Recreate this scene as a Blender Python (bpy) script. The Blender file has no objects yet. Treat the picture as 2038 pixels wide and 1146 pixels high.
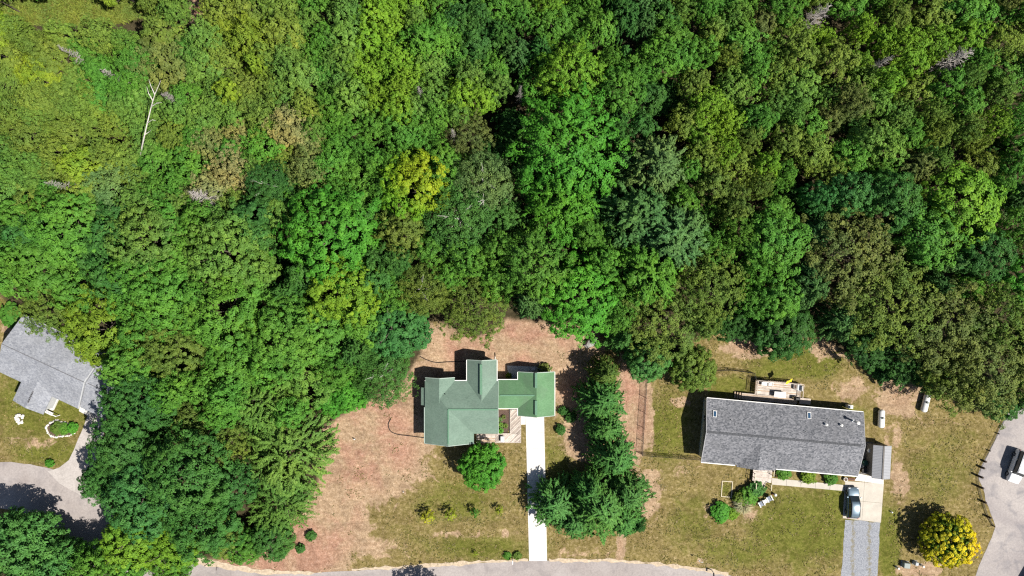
import bpy, math, random
import numpy as np
from mathutils import Vector, Matrix, noise

# ------------------------------------------------------------------ camera, world, sun, exposure
SC = bpy.context.scene
COL = SC.collection
CAMH = 104.5                      # drone height in metres
PPM = 13.0                        # photograph pixels per metre on the ground
cam = bpy.data.cameras.new("camera")
cam.sensor_width = 36.0
cam.lens = 36.0 * CAMH * PPM / 2038.0
cam.clip_end = 3000
camo = bpy.data.objects.new("camera", cam)
camo.location = (0, 0, CAMH)
COL.objects.link(camo)
SC.camera = camo

SUN_EL, SUN_DIR = math.radians(54), Vector((0.905, -0.425)).normalized()
world = bpy.data.worlds.new("World")
SC.world = world
world.use_nodes = True
wn = world.node_tree
sky = wn.nodes.new("ShaderNodeTexSky")
sky.sky_type = 'NISHITA'
sky.sun_disc = False
sky.sun_elevation = SUN_EL
sky.sun_rotation = math.atan2(SUN_DIR.x, SUN_DIR.y)
bgn = wn.nodes["Background"]
bgn.inputs[1].default_value = 0.05
wn.links.new(sky.outputs[0], bgn.inputs[0])
sund = bpy.data.lights.new("sun", 'SUN')
sund.energy = 5.0
sund.angle = math.radians(0.5)
sund.color = (1.0, 0.955, 0.88)
suno = bpy.data.objects.new("sun", sund)
sv = Vector((SUN_DIR.x * math.cos(SUN_EL), SUN_DIR.y * math.cos(SUN_EL), math.sin(SUN_EL)))
suno.rotation_euler = sv.to_track_quat('Z', 'Y').to_euler()
suno.location = sv * 150
COL.objects.link(suno)
SC.view_settings.view_transform = 'Standard'
SC.view_settings.look = 'None'
SC.view_settings.gamma = 1
SC.view_settings.exposure = 0.62
SC.cycles.use_denoising = False
SC.cycles.max_bounces = 4
SC.cycles.diffuse_bounces = 1
SC.cycles.glossy_bounces = 2
SC.cycles.transmission_bounces = 3
SC.cycles.filter_width = 1.25
SC.cycles.sample_clamp_indirect = 4

# ------------------------------------------------------------------ helpers
rng = random.Random(7)
nrg = np.random.default_rng(7)
PI = math.pi


def G(px, py, z=0.0):
    """Point at height z that the photograph shows at pixel (px, py)."""
    k = (CAMH - z) / CAMH / PPM
    return Vector(((px - 1019) * k, (573 - py) * k, z))


def P2(px, py, z=0.0):
    g = G(px, py, z)
    return (g.x, g.y)


ORG = {}


def link(o, parent=None):
    COL.objects.link(o)
    if parent is not None:
        o.parent = parent
    return o


def tag(o, label, cat=None, group=None, kind=None):
    o["label"] = label
    if cat:
        o["category"] = cat
    if group:
        o["group"] = group
    if kind:
        o["kind"] = kind
    return o


def thing(name, label, cat, loc=(0, 0, 0), rz=0.0, group=None):
    o = bpy.data.objects.new(name, None)
    o.empty_display_size = 0.3
    o.location = loc
    o.rotation_euler = (0, 0, rz)
    COL.objects.link(o)
    return tag(o, label, cat, group)


class MB:
    def __init__(s):
        s.v, s.f = [], []

    def add(s, vs, fs):
        n = len(s.v)
        s.v += [tuple(v) for v in vs]
        s.f += [tuple(i + n for i in f) for f in fs]
        return s

    def box(s, c, d, rz=0.0, M=None):
        hx, hy, hz = d[0] / 2, d[1] / 2, d[2] / 2
        vs = [Vector((x, y, z)) for z in (-hz, hz) for x, y in ((-hx, -hy), (hx, -hy), (hx, hy), (-hx, hy))]
        R = M if M is not None else Matrix.Rotation(rz, 3, 'Z')
        vs = [R @ v + Vector(c) for v in vs]
        return s.add(vs, [(3, 2, 1, 0), (4, 5, 6, 7), (0, 1, 5, 4), (1, 2, 6, 5), (2, 3, 7, 6), (3, 0, 4, 7)])

    def cham(s, c, d, b=0.02, rz=0.0):
        """box with a chamfered top edge"""
        hx, hy, hz = d[0] / 2, d[1] / 2, d[2] / 2
        b = min(b, hx * .6, hy * .6, hz * .9)
        R = Matrix.Rotation(rz, 3, 'Z')
        rings = [(-hz, 0), (hz - b, 0), (hz, b)]
        vs = []
        for z, i in rings:
            for x, y in ((-hx + i, -hy + i), (hx - i, -hy + i), (hx - i, hy - i), (-hx + i, hy - i)):
                vs.append(R @ Vector((x, y, z)) + Vector(c))
        fs = [(3, 2, 1, 0), (8, 9, 10, 11)]
        for r in (0, 4):
            for k in range(4):
                fs.append((r + k, r + (k + 1) % 4, r + 4 + (k + 1) % 4, r + 4 + k))
        return s.add(vs, fs)

    def prism(s, pts, z0, z1):
        n = len(pts)
        a = sum(pts[i][0] * pts[(i + 1) % n][1] - pts[(i + 1) % n][0] * pts[i][1] for i in range(n))
        if a < 0:
            pts = pts[::-1]
        vs = [(p[0], p[1], z0) for p in pts] + [(p[0], p[1], z1) for p in pts]
        fs = [tuple(range(n - 1, -1, -1)), tuple(range(n, 2 * n))]
        fs += [(i, (i + 1) % n, n + (i + 1) % n, n + i) for i in range(n)]
        return s.add(vs, fs)

    def tube(s, path, r, n=8, cap=True):
        path = [Vector(p) for p in path]
        rs = r if isinstance(r, (list, tuple)) else [r] * len(path)
        vs, fs = [], []
        up = Vector((0.13, 0.21, 1)).normalized()
        for i, p in enumerate(path):
            t = (path[min(i + 1, len(path) - 1)] - path[max(i - 1, 0)]).normalized()
            u = up if abs(t.dot(up)) < 0.95 else Vector((1, 0.1, 0))
            a = t.cross(u).normalized()
            b = t.cross(a).normalized()
            for k in range(n):
                w = 2 * PI * k / n
                vs.append(p + a * (math.cos(w) * rs[i]) + b * (math.sin(w) * rs[i]))
        for i in range(len(path) - 1):
            for k in range(n):
                k2 = (k + 1) % n
                fs.append((i * n + k, (i + 1) * n + k, (i + 1) * n + k2, i * n + k2))
        if cap:
            fs.append(tuple(range(n)))
            fs.append(tuple(range(len(path) * n - 1, (len(path) - 1) * n - 1, -1)))
        return s.add(vs, fs)

    def lathe(s, prof, c=(0, 0, 0), n=16, M=None):
        """prof: list of (r, z)"""
        vs, fs = [], []
        for r, z in prof:
            for k in range(n):
                w = 2 * PI * k / n
                p = Vector((r * math.cos(w), r * math.sin(w), z))
                if M is not None:
                    p = M @ p
                vs.append(p + Vector(c))
        for i in range(len(prof) - 1):
            for k in range(n):
                k2 = (k + 1) % n
                fs.append((i * n + k, i * n + k2, (i + 1) * n + k2, (i + 1) * n + k))
        fs.append(tuple(range(n - 1, -1, -1)))
        fs.append(tuple(range((len(prof) - 1) * n, len(prof) * n)))
        return s.add(vs, fs)

    def build(s, name, mat, parent=None, smooth=False, off=None):
        me = bpy.data.meshes.new(name)
        vs = s.v
        if off is not None:
            vs = [(v[0] - off[0], v[1] - off[1], v[2] - off[2]) for v in vs]
        me.from_pydata(vs, [], s.f)
        if mat is not None:
            me.materials.append(mat)
        if smooth:
            me.polygons.foreach_set("use_smooth", [True] * len(me.polygons))
        me.update()
        return link(bpy.data.objects.new(name, me), parent)


def inst(src, name, parent, loc=(0, 0, 0), rz=0.0, scale=(1, 1, 1)):
    o = bpy.data.objects.new(name, src if isinstance(src, bpy.types.Mesh) else src.data)
    o.location = loc
    o.rotation_euler = (0, 0, rz)
    o.scale = scale
    return link(o, parent)


def copy_tree(o, parent=None):
    c = o.copy()
    COL.objects.link(c)
    c.parent = parent
    for ch in list(o.children):
        copy_tree(ch, c)
    return c


def smooth_line(pts, n=6, closed=False):
    out = []
    m = len(pts)
    rngi = range(m if closed else m - 1)
    for i in rngi:
        p0 = pts[(i - 1) % m] if closed else pts[max(i - 1, 0)]
        p1, p2 = pts[i], pts[(i + 1) % m]
        p3 = pts[(i + 2) % m] if closed else pts[min(i + 2, m - 1)]
        for k in range(n):
            t = k / n
            out.append(tuple(0.5 * ((2 * p1[j]) + (-p0[j] + p2[j]) * t + (2 * p0[j] - 5 * p1[j] + 4 * p2[j] - p3[j]) * t * t
                                    + (-p0[j] + 3 * p1[j] - 3 * p2[j] + p3[j]) * t ** 3) for j in range(len(p1))))
    if not closed:
        out.append(tuple(pts[-1]))
    return out


def clip_half(poly, a, b, c):
    """keep a*x+b*y<=c"""
    out = []
    for i in range(len(poly)):
        p, q = poly[i], poly[(i + 1) % len(poly)]
        dp, dq = a * p[0] + b * p[1] - c, a * q[0] + b * q[1] - c
        if dp <= 0:
            out.append(p)
        if dp * dq < 0:
            t = dp / (dp - dq)
            out.append((p[0] + (q[0] - p[0]) * t, p[1] + (q[1] - p[1]) * t))
    return out


# ------------------------------------------------------------------ materials
def newmat(name):
    m = bpy.data.materials.new(name)
    m.use_nodes = True
    nt = m.node_tree
    return m, nt, nt.nodes["Principled BSDF"]


def N(nt, typ, **kw):
    n = nt.nodes.new(typ)
    for k, v in kw.items():
        setattr(n, k, v)
    return n


def noise_node(nt, scale, detail=4, rough=0.6, coord='Object', dist=0.0):
    tc = N(nt, "ShaderNodeTexCoord")
    t = N(nt, "ShaderNodeTexNoise")
    t.inputs["Scale"].default_value = scale
    t.inputs["Detail"].default_value = detail
    t.inputs["Roughness"].default_value = rough
    t.inputs["Distortion"].default_value = dist
    nt.links.new(tc.outputs[coord], t.inputs["Vector"])
    return t


def ramp(nt, src, stops, interp='LINEAR'):
    r = N(nt, "ShaderNodeValToRGB")
    r.color_ramp.interpolation = interp
    el = r.color_ramp.elements
    while len(el) < len(stops):
        el.new(0.5)
    for e, (p, c) in zip(el, stops):
        e.position = p
        e.color = (*c, 1) if len(c) == 3 else c
    nt.links.new(src, r.inputs["Fac"])
    return r


def mixc(nt, fac, a, b, blend='MIX'):
    m = N(nt, "ShaderNodeMix", data_type='RGBA', blend_type=blend)
    for i, x in ((0, fac), (6, a), (7, b)):
        if hasattr(x, "is_output"):
            nt.links.new(x, m.inputs[i])
        elif i == 0:
            m.inputs[0].default_value = x
        else:
            m.inputs[i].default_value = (*x, 1) if len(x) == 3 else x
    return m.outputs[2]


def vary(name, col, amt=0.25, scale=6.0, rough=0.8, metal=0.0, bump=0.0, bscale=40.0, spec=0.3, coat=0.0):
    """plain painted / weathered material with noise variation of its colour"""
    m, nt, b = newmat(name)
    t = noise_node(nt, scale, 5, 0.65)
    lo = tuple(c * (1 - amt) for c in col)
    hi = tuple(min(1, c * (1 + amt)) for c in col)
    r = ramp(nt, t.outputs["Fac"], [(0.3, lo), (0.7, hi)])
    nt.links.new(r.outputs[0], b.inputs["Base Color"])
    b.inputs["Roughness"].default_value = rough
    b.inputs["Metallic"].default_value = metal
    b.inputs["Specular IOR Level"].default_value = spec
    b.inputs["Coat Weight"].default_value = coat
    if bump:
        t2 = noise_node(nt, bscale, 3, 0.6)
        bp = N(nt, "ShaderNodeBump")
        bp.inputs["Strength"].default_value = bump
        bp.inputs["Distance"].default_value = 0.05
        nt.links.new(t2.outputs["Fac"], bp.inputs["Height"])
        nt.links.new(bp.outputs[0], b.inputs["Normal"])
    return m


def shingle_mat(name, dark, light, tint, big=0.35):
    m, nt, b = newmat(name)
    tc = N(nt, "ShaderNodeTexCoord")
    v = N(nt, "ShaderNodeTexVoronoi", feature='F1')
    v.inputs["Scale"].default_value = 4.2
    mp = N(nt, "ShaderNodeMapping")
    mp.inputs["Scale"].default_value = (1.0, 1.7, 1.7)
    nt.links.new(tc.outputs["Object"], mp.inputs[0])
    nt.links.new(mp.outputs[0], v.inputs["Vector"])
    r = ramp(nt, v.outputs["Color"], [(0.15, dark), (0.85, light)])
    fine = noise_node(nt, 9, 4, 0.7)
    c1 = mixc(nt, ramp(nt, fine.outputs["Fac"], [(0.35, (0.1,) * 3), (0.7, (0.6,) * 3)]).outputs[0], r.outputs[0], tint)
    bg = noise_node(nt, big, 4, 0.55, dist=0.6)
    g = ramp(nt, bg.outputs["Fac"], [(0.3, (0.86,) * 3), (0.7, (1.08,) * 3)])
    c2 = mixc(nt, 1.0, c1, g.outputs[0], 'MULTIPLY')
    st = noise_node(nt, 0.22, 5, 0.65, dist=1.2)
    sf = ramp(nt, st.outputs["Fac"], [(0.52, (0, 0, 0)), (0.72, (0.55,) * 3)])
    c2 = mixc(nt, sf.outputs[0], c2, tuple(0.55 * x + 0.3 * sum(tint) / 3 for x in tint))
    nt.links.new(c2, b.inputs["Base Color"])
    b.inputs["Roughness"].default_value = 0.92
    b.inputs["Specular IOR Level"].default_value = 0.2
    bp = N(nt, "ShaderNodeBump")
    bp.inputs["Strength"].default_value = 0.35
    bp.inputs["Distance"].default_value = 0.04
    nt.links.new(fine.outputs["Fac"], bp.inputs["Height"])
    nt.links.new(bp.outputs[0], b.inputs["Normal"])
    return m


M = {}
M['white'] = vary('white_paint', (0.72, 0.71, 0.68), 0.08, 3, 0.6)
M['trim_soft'] = vary('pale_green_trim', (0.34, 0.41, 0.36), 0.1, 3, 0.7)
M['trim_grey'] = vary('grey_trim', (0.32, 0.32, 0.33), 0.1, 3, 0.7)
M['siding'] = vary('pale_siding', (0.55, 0.53, 0.48), 0.1, 2, 0.7)
M['siding_grey'] = vary('grey_siding', (0.45, 0.46, 0.47), 0.1, 2, 0.7)
M['roof_green'] = shingle_mat('green_shingles', (0.125, 0.188, 0.146), (0.170, 0.240, 0.190), (0.150, 0.215, 0.170))
M['roof_green_new'] = shingle_mat('bright_green_shingles', (0.090, 0.190, 0.092), (0.125, 0.235, 0.125), (0.112, 0.215, 0.110))
M['roof_grey'] = shingle_mat('charcoal_shingles', (0.052, 0.058, 0.068), (0.265, 0.265, 0.28), (0.142, 0.145, 0.160), 0.15)
M['roof_pale'] = shingle_mat('pale_grey_shingles', (0.17, 0.18, 0.21), (0.34, 0.35, 0.375), (0.25, 0.26, 0.285))
M['ridge_dark'] = vary('ridge_vent_slot', (0.05, 0.075, 0.06), 0.3, 8, 0.9)
M['ridge_green'] = vary('ridge_green', (0.11, 0.215, 0.14), 0.15, 6, 0.9)
M['ridge_grey'] = vary('ridge_grey', (0.075, 0.078, 0.085), 0.5, 7, 0.9)
M['ridge_pale'] = vary('ridge_pale', (0.13, 0.13, 0.14), 0.3, 5, 0.9)
M['concrete_white'] = vary('bright_concrete', (0.63, 0.605, 0.565), 0.12, 0.7, 0.9, bump=0.1)
M['concrete'] = vary('concrete', (0.46, 0.42, 0.36), 0.12, 0.8, 0.9, bump=0.15)
M['concrete_old'] = vary('old_concrete', (0.40, 0.36, 0.31), 0.15, 1.2, 0.9, bump=0.15)
M['gravel'] = None
M['wood_pale'] = vary('weathered_boards', (0.46, 0.39, 0.33), 0.3, 1.7, 0.85)
M['wood_warm'] = vary('warm_boards', (0.42, 0.31, 0.22), 0.35, 1.5, 0.85)
M['wood_dark'] = vary('dark_stained_wood', (0.05, 0.035, 0.025), 0.3, 4, 0.8)
M['timber'] = vary('pale_timber', (0.55, 0.49, 0.36), 0.15, 3, 0.8)
M['black_metal'] = vary('black_metal', (0.012, 0.012, 0.013), 0.2, 5, 0.5)
M['black_plastic'] = vary('black_plastic', (0.018, 0.015, 0.014), 0.2, 5, 0.6)
M['glass'] = vary('dark_glass', (0.018, 0.025, 0.03), 0.1, 2, 0.08, spec=0.6)
M['skylight_glass'] = vary('skylight_glass', (0.03, 0.07, 0.13), 0.1, 2, 0.1, spec=0.6)
M['metal_roof'] = vary('metal_roof_sheet', (0.27, 0.275, 0.29), 0.07, 1.5, 0.45, 0.2)
M['shed_wall'] = vary('shed_wall', (0.14, 0.13, 0.12), 0.15, 2, 0.8)
M['galv'] = vary('galvanised', (0.55, 0.56, 0.58), 0.1, 5, 0.4, 0.5)
M['car_blue'] = vary('blue_grey_car_paint', (0.14, 0.20, 0.25), 0.04, 1, 0.25, 0.3, coat=1.0, spec=0.5)
M['car_white'] = vary('white_car_paint', (0.72, 0.73, 0.75), 0.03, 1, 0.3, coat=0.8, spec=0.5)
M['tyre'] = vary('tyre_rubber', (0.02, 0.02, 0.02), 0.2, 5, 0.9)
M['rim'] = vary('wheel_rim', (0.4, 0.4, 0.42), 0.1, 5, 0.35, 0.8)
M['lamp_clear'] = vary('lamp_clear', (0.6, 0.62, 0.65), 0.05, 5, 0.15)
M['lamp_red'] = vary('lamp_red', (0.3, 0.02, 0.02), 0.1, 5, 0.2)
M['tank'] = vary('tank_paint', (0.68, 0.68, 0.66), 0.05, 2, 0.4)
M['mulch'] = vary('mulch', (0.10, 0.065, 0.05), 0.6, 9, 0.95, bump=0.8, bscale=18)
M['stone_white'] = vary('white_stone', (0.60, 0.57, 0.52), 0.2, 5, 0.9)
M['stone_grey'] = vary('grey_stone', (0.30, 0.29, 0.27), 0.3, 5, 0.9)
M['util_green'] = vary('utility_grey_green', (0.24, 0.27, 0.25), 0.08, 3, 0.6)
M['util_grey'] = vary('utility_grey', (0.38, 0.40, 0.42), 0.08, 3, 0.6)
M['chair_grey'] = vary('chair_sling', (0.22, 0.25, 0.31), 0.1, 5, 0.7)
M['bin_green'] = vary('bin_green', (0.012, 0.05, 0.035), 0.15, 5, 0.6)
M['tarp_blue'] = vary('dark_blue_cloth', (0.01, 0.02, 0.035), 0.3, 5, 0.8)
M['yellow'] = vary('yellow_cloth', (0.75, 0.62, 0.03), 0.1, 3, 0.8)
M['terracotta'] = vary('terracotta', (0.35, 0.14, 0.08), 0.15, 4, 0.8)
M['bark_grey'] = vary('grey_bark', (0.11, 0.09, 0.07), 0.4, 5, 0.95)
M['bark_white'] = vary('birch_bark', (0.50, 0.47, 0.42), 0.25, 3, 0.85)
M['bark_dead'] = vary('dead_wood', (0.36, 0.325, 0.30), 0.3, 4, 0.9)
M['bark_dark'] = vary('dark_bark', (0.06, 0.045, 0.035), 0.4, 5, 0.95)


def leaf_mat(name, tip=None, trans=0.16):
    m = bpy.data.materials.new(name)
    m.use_nodes = True
    nt = m.node_tree
    nt.nodes.clear()
    out = N(nt, "ShaderNodeOutputMaterial")
    oi = N(nt, "ShaderNodeObjectInfo")
    at = N(nt, "ShaderNodeAttribute", attribute_name="var")
    r = ramp(nt, at.outputs["Fac"], [(0.0, (0.55, 0.60, 0.60)), (0.5, (1, 1, 1)), (1.0, (1.55, 1.4, 1.3))])
    base = oi.outputs["Color"]
    if tip is not None:
        a2 = N(nt, "ShaderNodeAttribute", attribute_name="tip")
        base = mixc(nt, a2.outputs["Fac"], base, tip)
    geo = N(nt, "ShaderNodeNewGeometry")
    dn = N(nt, "ShaderNodeTexNoise")
    dn.inputs["Scale"].default_value = 0.22
    dn.inputs["Detail"].default_value = 3
    nt.links.new(geo.outputs["Position"], dn.inputs["Vector"])
    dr = ramp(nt, dn.outputs["Fac"], [(0.3, (0.82, 0.94, 1.05)), (0.5, (1, 1, 1)), (0.72, (1.22, 1.08, 0.95))])
    base = mixc(nt, 1.0, base, dr.outputs[0], 'MULTIPLY')
    c = mixc(nt, 1.0, base, r.outputs[0], 'MULTIPLY')
    d = N(nt, "ShaderNodeBsdfDiffuse")
    t = N(nt, "ShaderNodeBsdfTranslucent")
    g = N(nt, "ShaderNodeBsdfGlossy")
    g.inputs["Roughness"].default_value = 0.6
    g.inputs["Color"].default_value = (0.8, 0.85, 0.8, 1)
    nt.links.new(c, d.inputs[0])
    tcol = mixc(nt, 1.0, c, (1.25, 1.2, 0.6), 'MULTIPLY')
    nt.links.new(tcol, t.inputs[0])
    mx = N(nt, "ShaderNodeMixShader")
    mx.inputs[0].default_value = trans
    nt.links.new(d.outputs[0], mx.inputs[1])
    nt.links.new(t.outputs[0], mx.inputs[2])
    mg = N(nt, "ShaderNodeMixShader")
    mg.inputs[0].default_value = 0.012
    nt.links.new(mx.outputs[0], mg.inputs[1])
    nt.links.new(g.outputs[0], mg.inputs[2])
    nt.links.new(mg.outputs[0], out.inputs[0])
    return m


M['leaf'] = leaf_mat('foliage')
M['leaf_gold'] = leaf_mat('foliage_gold', (0.72, 0.57, 0.012))
M['leaf_limetip'] = leaf_mat('foliage_lime_tip', (0.235, 0.305, 0.014))
M['needle'] = leaf_mat('needles', trans=0.12)


def road_mat(name, lo, hi, stain):
    m, nt, b = newmat(name)
    big = noise_node(nt, 0.09, 5, 0.6, dist=0.8)
    r = ramp(nt, big.outputs["Fac"], [(0.3, lo), (0.65, hi)])
    fine = noise_node(nt, 3.5, 5, 0.75)
    f = ramp(nt, fine.outputs["Fac"], [(0.3, (0.80,) * 3), (0.7, (1.14,) * 3)])
    c = mixc(nt, 1.0, r.outputs[0], f.outputs[0], 'MULTIPLY')
    s = noise_node(nt, 0.35, 3, 0.5, dist=1.5)
    sf = ramp(nt, s.outputs["Fac"], [(0.50, (0, 0, 0)), (0.72, (0.6,) * 3)])
    c = mixc(nt, sf.outputs[0], c, stain)
    # thin hairline cracks
    tc = N(nt, "ShaderNodeTexCoord")
    v = N(nt, "ShaderNodeTexVoronoi", feature='DISTANCE_TO_EDGE')
    v.inputs["Scale"].default_value = 0.16
    wob = noise_node(nt, 0.8, 3, 0.6)
    ad = N(nt, "ShaderNodeVectorMath", operation='ADD')
    nt.links.new(tc.outputs["Object"], ad.inputs[0])
    nt.links.new(wob.outputs["Color"], ad.inputs[1])
    nt.links.new(ad.outputs[0], v.inputs["Vector"])
    cr = ramp(nt, v.outputs["Distance"], [(0.0, (0.16,) * 3), (0.008, (0, 0, 0))])
    c = mixc(nt, cr.outputs[0], c, (0.06, 0.055, 0.05))
    nt.links.new(c, b.inputs["Base Color"])
    b.inputs["Roughness"].default_value = 0.93
    b.inputs["Specular IOR Level"].default_value = 0.2
    bp = N(nt, "ShaderNodeBump")
    bp.inputs["Strength"].default_value = 0.25
    bp.inputs["Distance"].default_value = 0.03
    nt.links.new(fine.outputs["Fac"], bp.inputs["Height"])
    nt.links.new(bp.outputs[0], b.inputs["Normal"])
    return m


M['road'] = road_mat('worn_asphalt', (0.27, 0.235, 0.22), (0.36, 0.325, 0.31), (0.20, 0.18, 0.18))
M['road_right'] = road_mat('stained_asphalt', (0.25, 0.225, 0.225), (0.38, 0.345, 0.325), (0.16, 0.155, 0.17))
M['drive_pale'] = road_mat('pale_drive', (0.37, 0.335, 0.315), (0.45, 0.415, 0.39), (0.30, 0.27, 0.25))


def gravel_mat():
    m, nt, b = newmat('blue_gravel')
    tc = N(nt, "ShaderNodeTexCoord")
    v = N(nt, "ShaderNodeTexVoronoi", feature='F1')
    v.inputs["Scale"].default_value = 11
    nt.links.new(tc.outputs["Object"], v.inputs["Vector"])
    r = ramp(nt, v.outputs["Color"], [(0.2, (0.17, 0.18, 0.205)), (0.8, (0.30, 0.31, 0.335))])
    # weed strips along the two wheel-track margins (local x), broken up
    sx = N(nt, "ShaderNodeSeparateXYZ")
    nt.links.new(tc.outputs["Object"], sx.inputs[0])
    ab = N(nt, "ShaderNodeMath", operation='ABSOLUTE')
    nt.links.new(sx.outputs[0], ab.inputs[0])
    d = N(nt, "ShaderNodeMath", operation='SUBTRACT')
    nt.links.new(ab.outputs[0], d.inputs[0])
    d.inputs[1].default_value = 1.25
    d2 = N(nt, "ShaderNodeMath", operation='ABSOLUTE')
    nt.links.new(d.outputs[0], d2.inputs[0])
    nz = noise_node(nt, 1.6, 4, 0.7)
    ad = N(nt, "ShaderNodeMath", operation='SUBTRACT')
    am = N(nt, "ShaderNodeMath", operation='MULTIPLY_ADD')
    nt.links.new(nz.outputs["Fac"], am.inputs[0])
    am.inputs[1].default_value = 2.4
    am.inputs[2].default_value = -0.75
    nt.links.new(am.outputs[0], ad.inputs[0])
    nt.links.new(d2.outputs[0], ad.inputs[1])
    wf = ramp(nt, ad.outputs[0], [(0.12, (0, 0, 0)), (0.50, (0.7,) * 3)])
    c = mixc(nt, wf.outputs[0], r.outputs[0], (0.17, 0.145, 0.075))
    nt.links.new(c, b.inputs["Base Color"])
    b.inputs["Roughness"].default_value = 0.95
    bp = N(nt, "ShaderNodeBump")
    bp.inputs["Strength"].default_value = 0.5
    bp.inputs["Distance"].default_value = 0.04
    nt.links.new(v.outputs["Distance"], bp.inputs["Height"])
    nt.links.new(bp.outputs[0], b.inputs["Normal"])
    return m


M['gravel'] = gravel_mat()


def ground_mat():
    m, nt, b = newmat('lawn_and_soil')
    at = N(nt, "ShaderNodeAttribute", attribute_name="cover")
    sp = N(nt, "ShaderNodeSeparateColor")
    nt.links.new(at.outputs["Color"], sp.inputs[0])
    n1 = noise_node(nt, 0.42, 7, 0.72, dist=0.7)
    n2 = noise_node(nt, 1.9, 6, 0.78)
    n3 = noise_node(nt, 4.6, 5, 0.8)

    def mask(ch, amp, lo, hi, nz=n1):
        a = N(nt, "ShaderNodeMath", operation='MULTIPLY_ADD')
        nt.links.new(nz.outputs["Fac"], a.inputs[0])
        a.inputs[1].default_value = amp
        nt.links.new(sp.outputs[ch], a.inputs[2])
        return ramp(nt, a.outputs[0], [(lo, (0, 0, 0)), (hi, (1, 1, 1))], 'EASE').outputs[0]
    # base: dry olive lawn made of straw and grass blades
    blades = ramp(nt, n2.outputs["Fac"], [(0.30, (0.082, 0.070, 0.020)), (0.45, (0.155, 0.122, 0.042)), (0.57, (0.225, 0.175, 0.078)), (0.70, (0.38, 0.30, 0.175))])
    green = ramp(nt, n2.outputs["Fac"], [(0.30, (0.056, 0.066, 0.011)), (0.50, (0.112, 0.118, 0.023)), (0.70, (0.195, 0.172, 0.054))])
    tan = ramp(nt, n2.outputs["Fac"], [(0.28, (0.185, 0.125, 0.070)), (0.5, (0.315, 0.220, 0.138)), (0.72, (0.47, 0.355, 0.245))])
    pinky = ramp(nt, n2.outputs["Fac"], [(0.28, (0.18, 0.090, 0.056)), (0.52, (0.32, 0.180, 0.125)), (0.75, (0.45, 0.295, 0.225))])
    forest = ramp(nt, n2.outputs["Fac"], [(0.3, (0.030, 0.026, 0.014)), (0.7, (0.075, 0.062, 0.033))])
    nb = noise_node(nt, 0.16, 4, 0.6, dist=0.4)
    pk = mixc(nt, 1.0, ramp(nt, nb.outputs["Fac"], [(0.40, (0, 0, 0)), (0.56, (0.9,) * 3)]).outputs[0], ramp(nt, sp.outputs[0], [(0.45, (0, 0, 0)), (0.75, (1, 1, 1))]).outputs[0], 'MULTIPLY')
    tans = mixc(nt, pk, tan.outputs[0], pinky.outputs[0])
    c = mixc(nt, mask(1, 0.9, 0.55, 1.0), blades.outputs[0], green.outputs[0])
    c = mixc(nt, mask(0, 1.2, 0.88, 1.12), c, tans)
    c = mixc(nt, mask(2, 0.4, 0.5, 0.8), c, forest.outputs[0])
    fl = ramp(nt, n3.outputs["Fac"], [(0.30, (0.64,) * 3), (0.5, (1.0,) * 3), (0.68, (1.4,) * 3)])
    c = mixc(nt, 1.0, c, fl.outputs[0], 'MULTIPLY')
    n4 = noise_node(nt, 0.30, 7, 0.7, dist=1.6)
    c = mixc(nt, 1.0, c, ramp(nt, n4.outputs["Fac"], [(0.32, (0.72, 0.70, 0.70)), (0.5, (1, 1, 1)), (0.68, (1.2, 1.2, 1.2))]).outputs[0], 'MULTIPLY')
    tc = N(nt, "ShaderNodeTexCoord")
    mp = N(nt, "ShaderNodeMapping")
    mp.inputs["Rotation"].default_value = (0, 0, math.radians(62))
    mp.inputs["Scale"].default_value = (0.12, 1.5, 1)
    nt.links.new(tc.outputs["Object"], mp.inputs[0])
    n5 = N(nt, "ShaderNodeTexNoise")
    n5.inputs["Scale"].default_value = 1.0
    n5.inputs["Detail"].default_value = 4
    nt.links.new(mp.outputs[0], n5.inputs["Vector"])
    c = mixc(nt, 1.0, c, ramp(nt, n5.outputs["Fac"], [(0.35, (0.93,) * 3), (0.65, (1.07,) * 3)]).outputs[0], 'MULTIPLY')
    nt.links.new(c, b.inputs["Base Color"])
    b.inputs["Roughness"].default_value = 1.0
    b.inputs["Specular IOR Level"].default_value = 0.05
    bp = N(nt, "ShaderNodeBump")
    bp.inputs["Strength"].default_value = 0.6
    bp.inputs["Distance"].default_value = 0.12
    nt.links.new(n3.outputs["Fac"], bp.inputs["Height"])
    nt.links.new(bp.outputs[0], b.inputs["Normal"])
    return m


M['ground'] = ground_mat()

# ------------------------------------------------------------------ ground
FOREST = [(-200, -200), (2250, -200), (2250, 800), (1995, 812), (1860, 772), (1740, 742), (1640, 668), (1560, 672), (1480, 650), (1400, 660),
          (1300, 740), (1225, 690), (1190, 650), (1010, 632), (950, 670), (880, 640), (842, 640), (836, 700), (800, 760), (720, 800), (640, 850),
          (630, 960), (560, 1060), (470, 1110), (300, 1110), (190, 1080), (175, 980), (205, 840), (215, 740), (130, 690), (60, 640), (0, 585), (-200, 585)]
BOTTOM_LEFT = [(-200, 1030), (0, 1060), (120, 1100), (260, 1200), (-200, 1300)]
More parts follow.
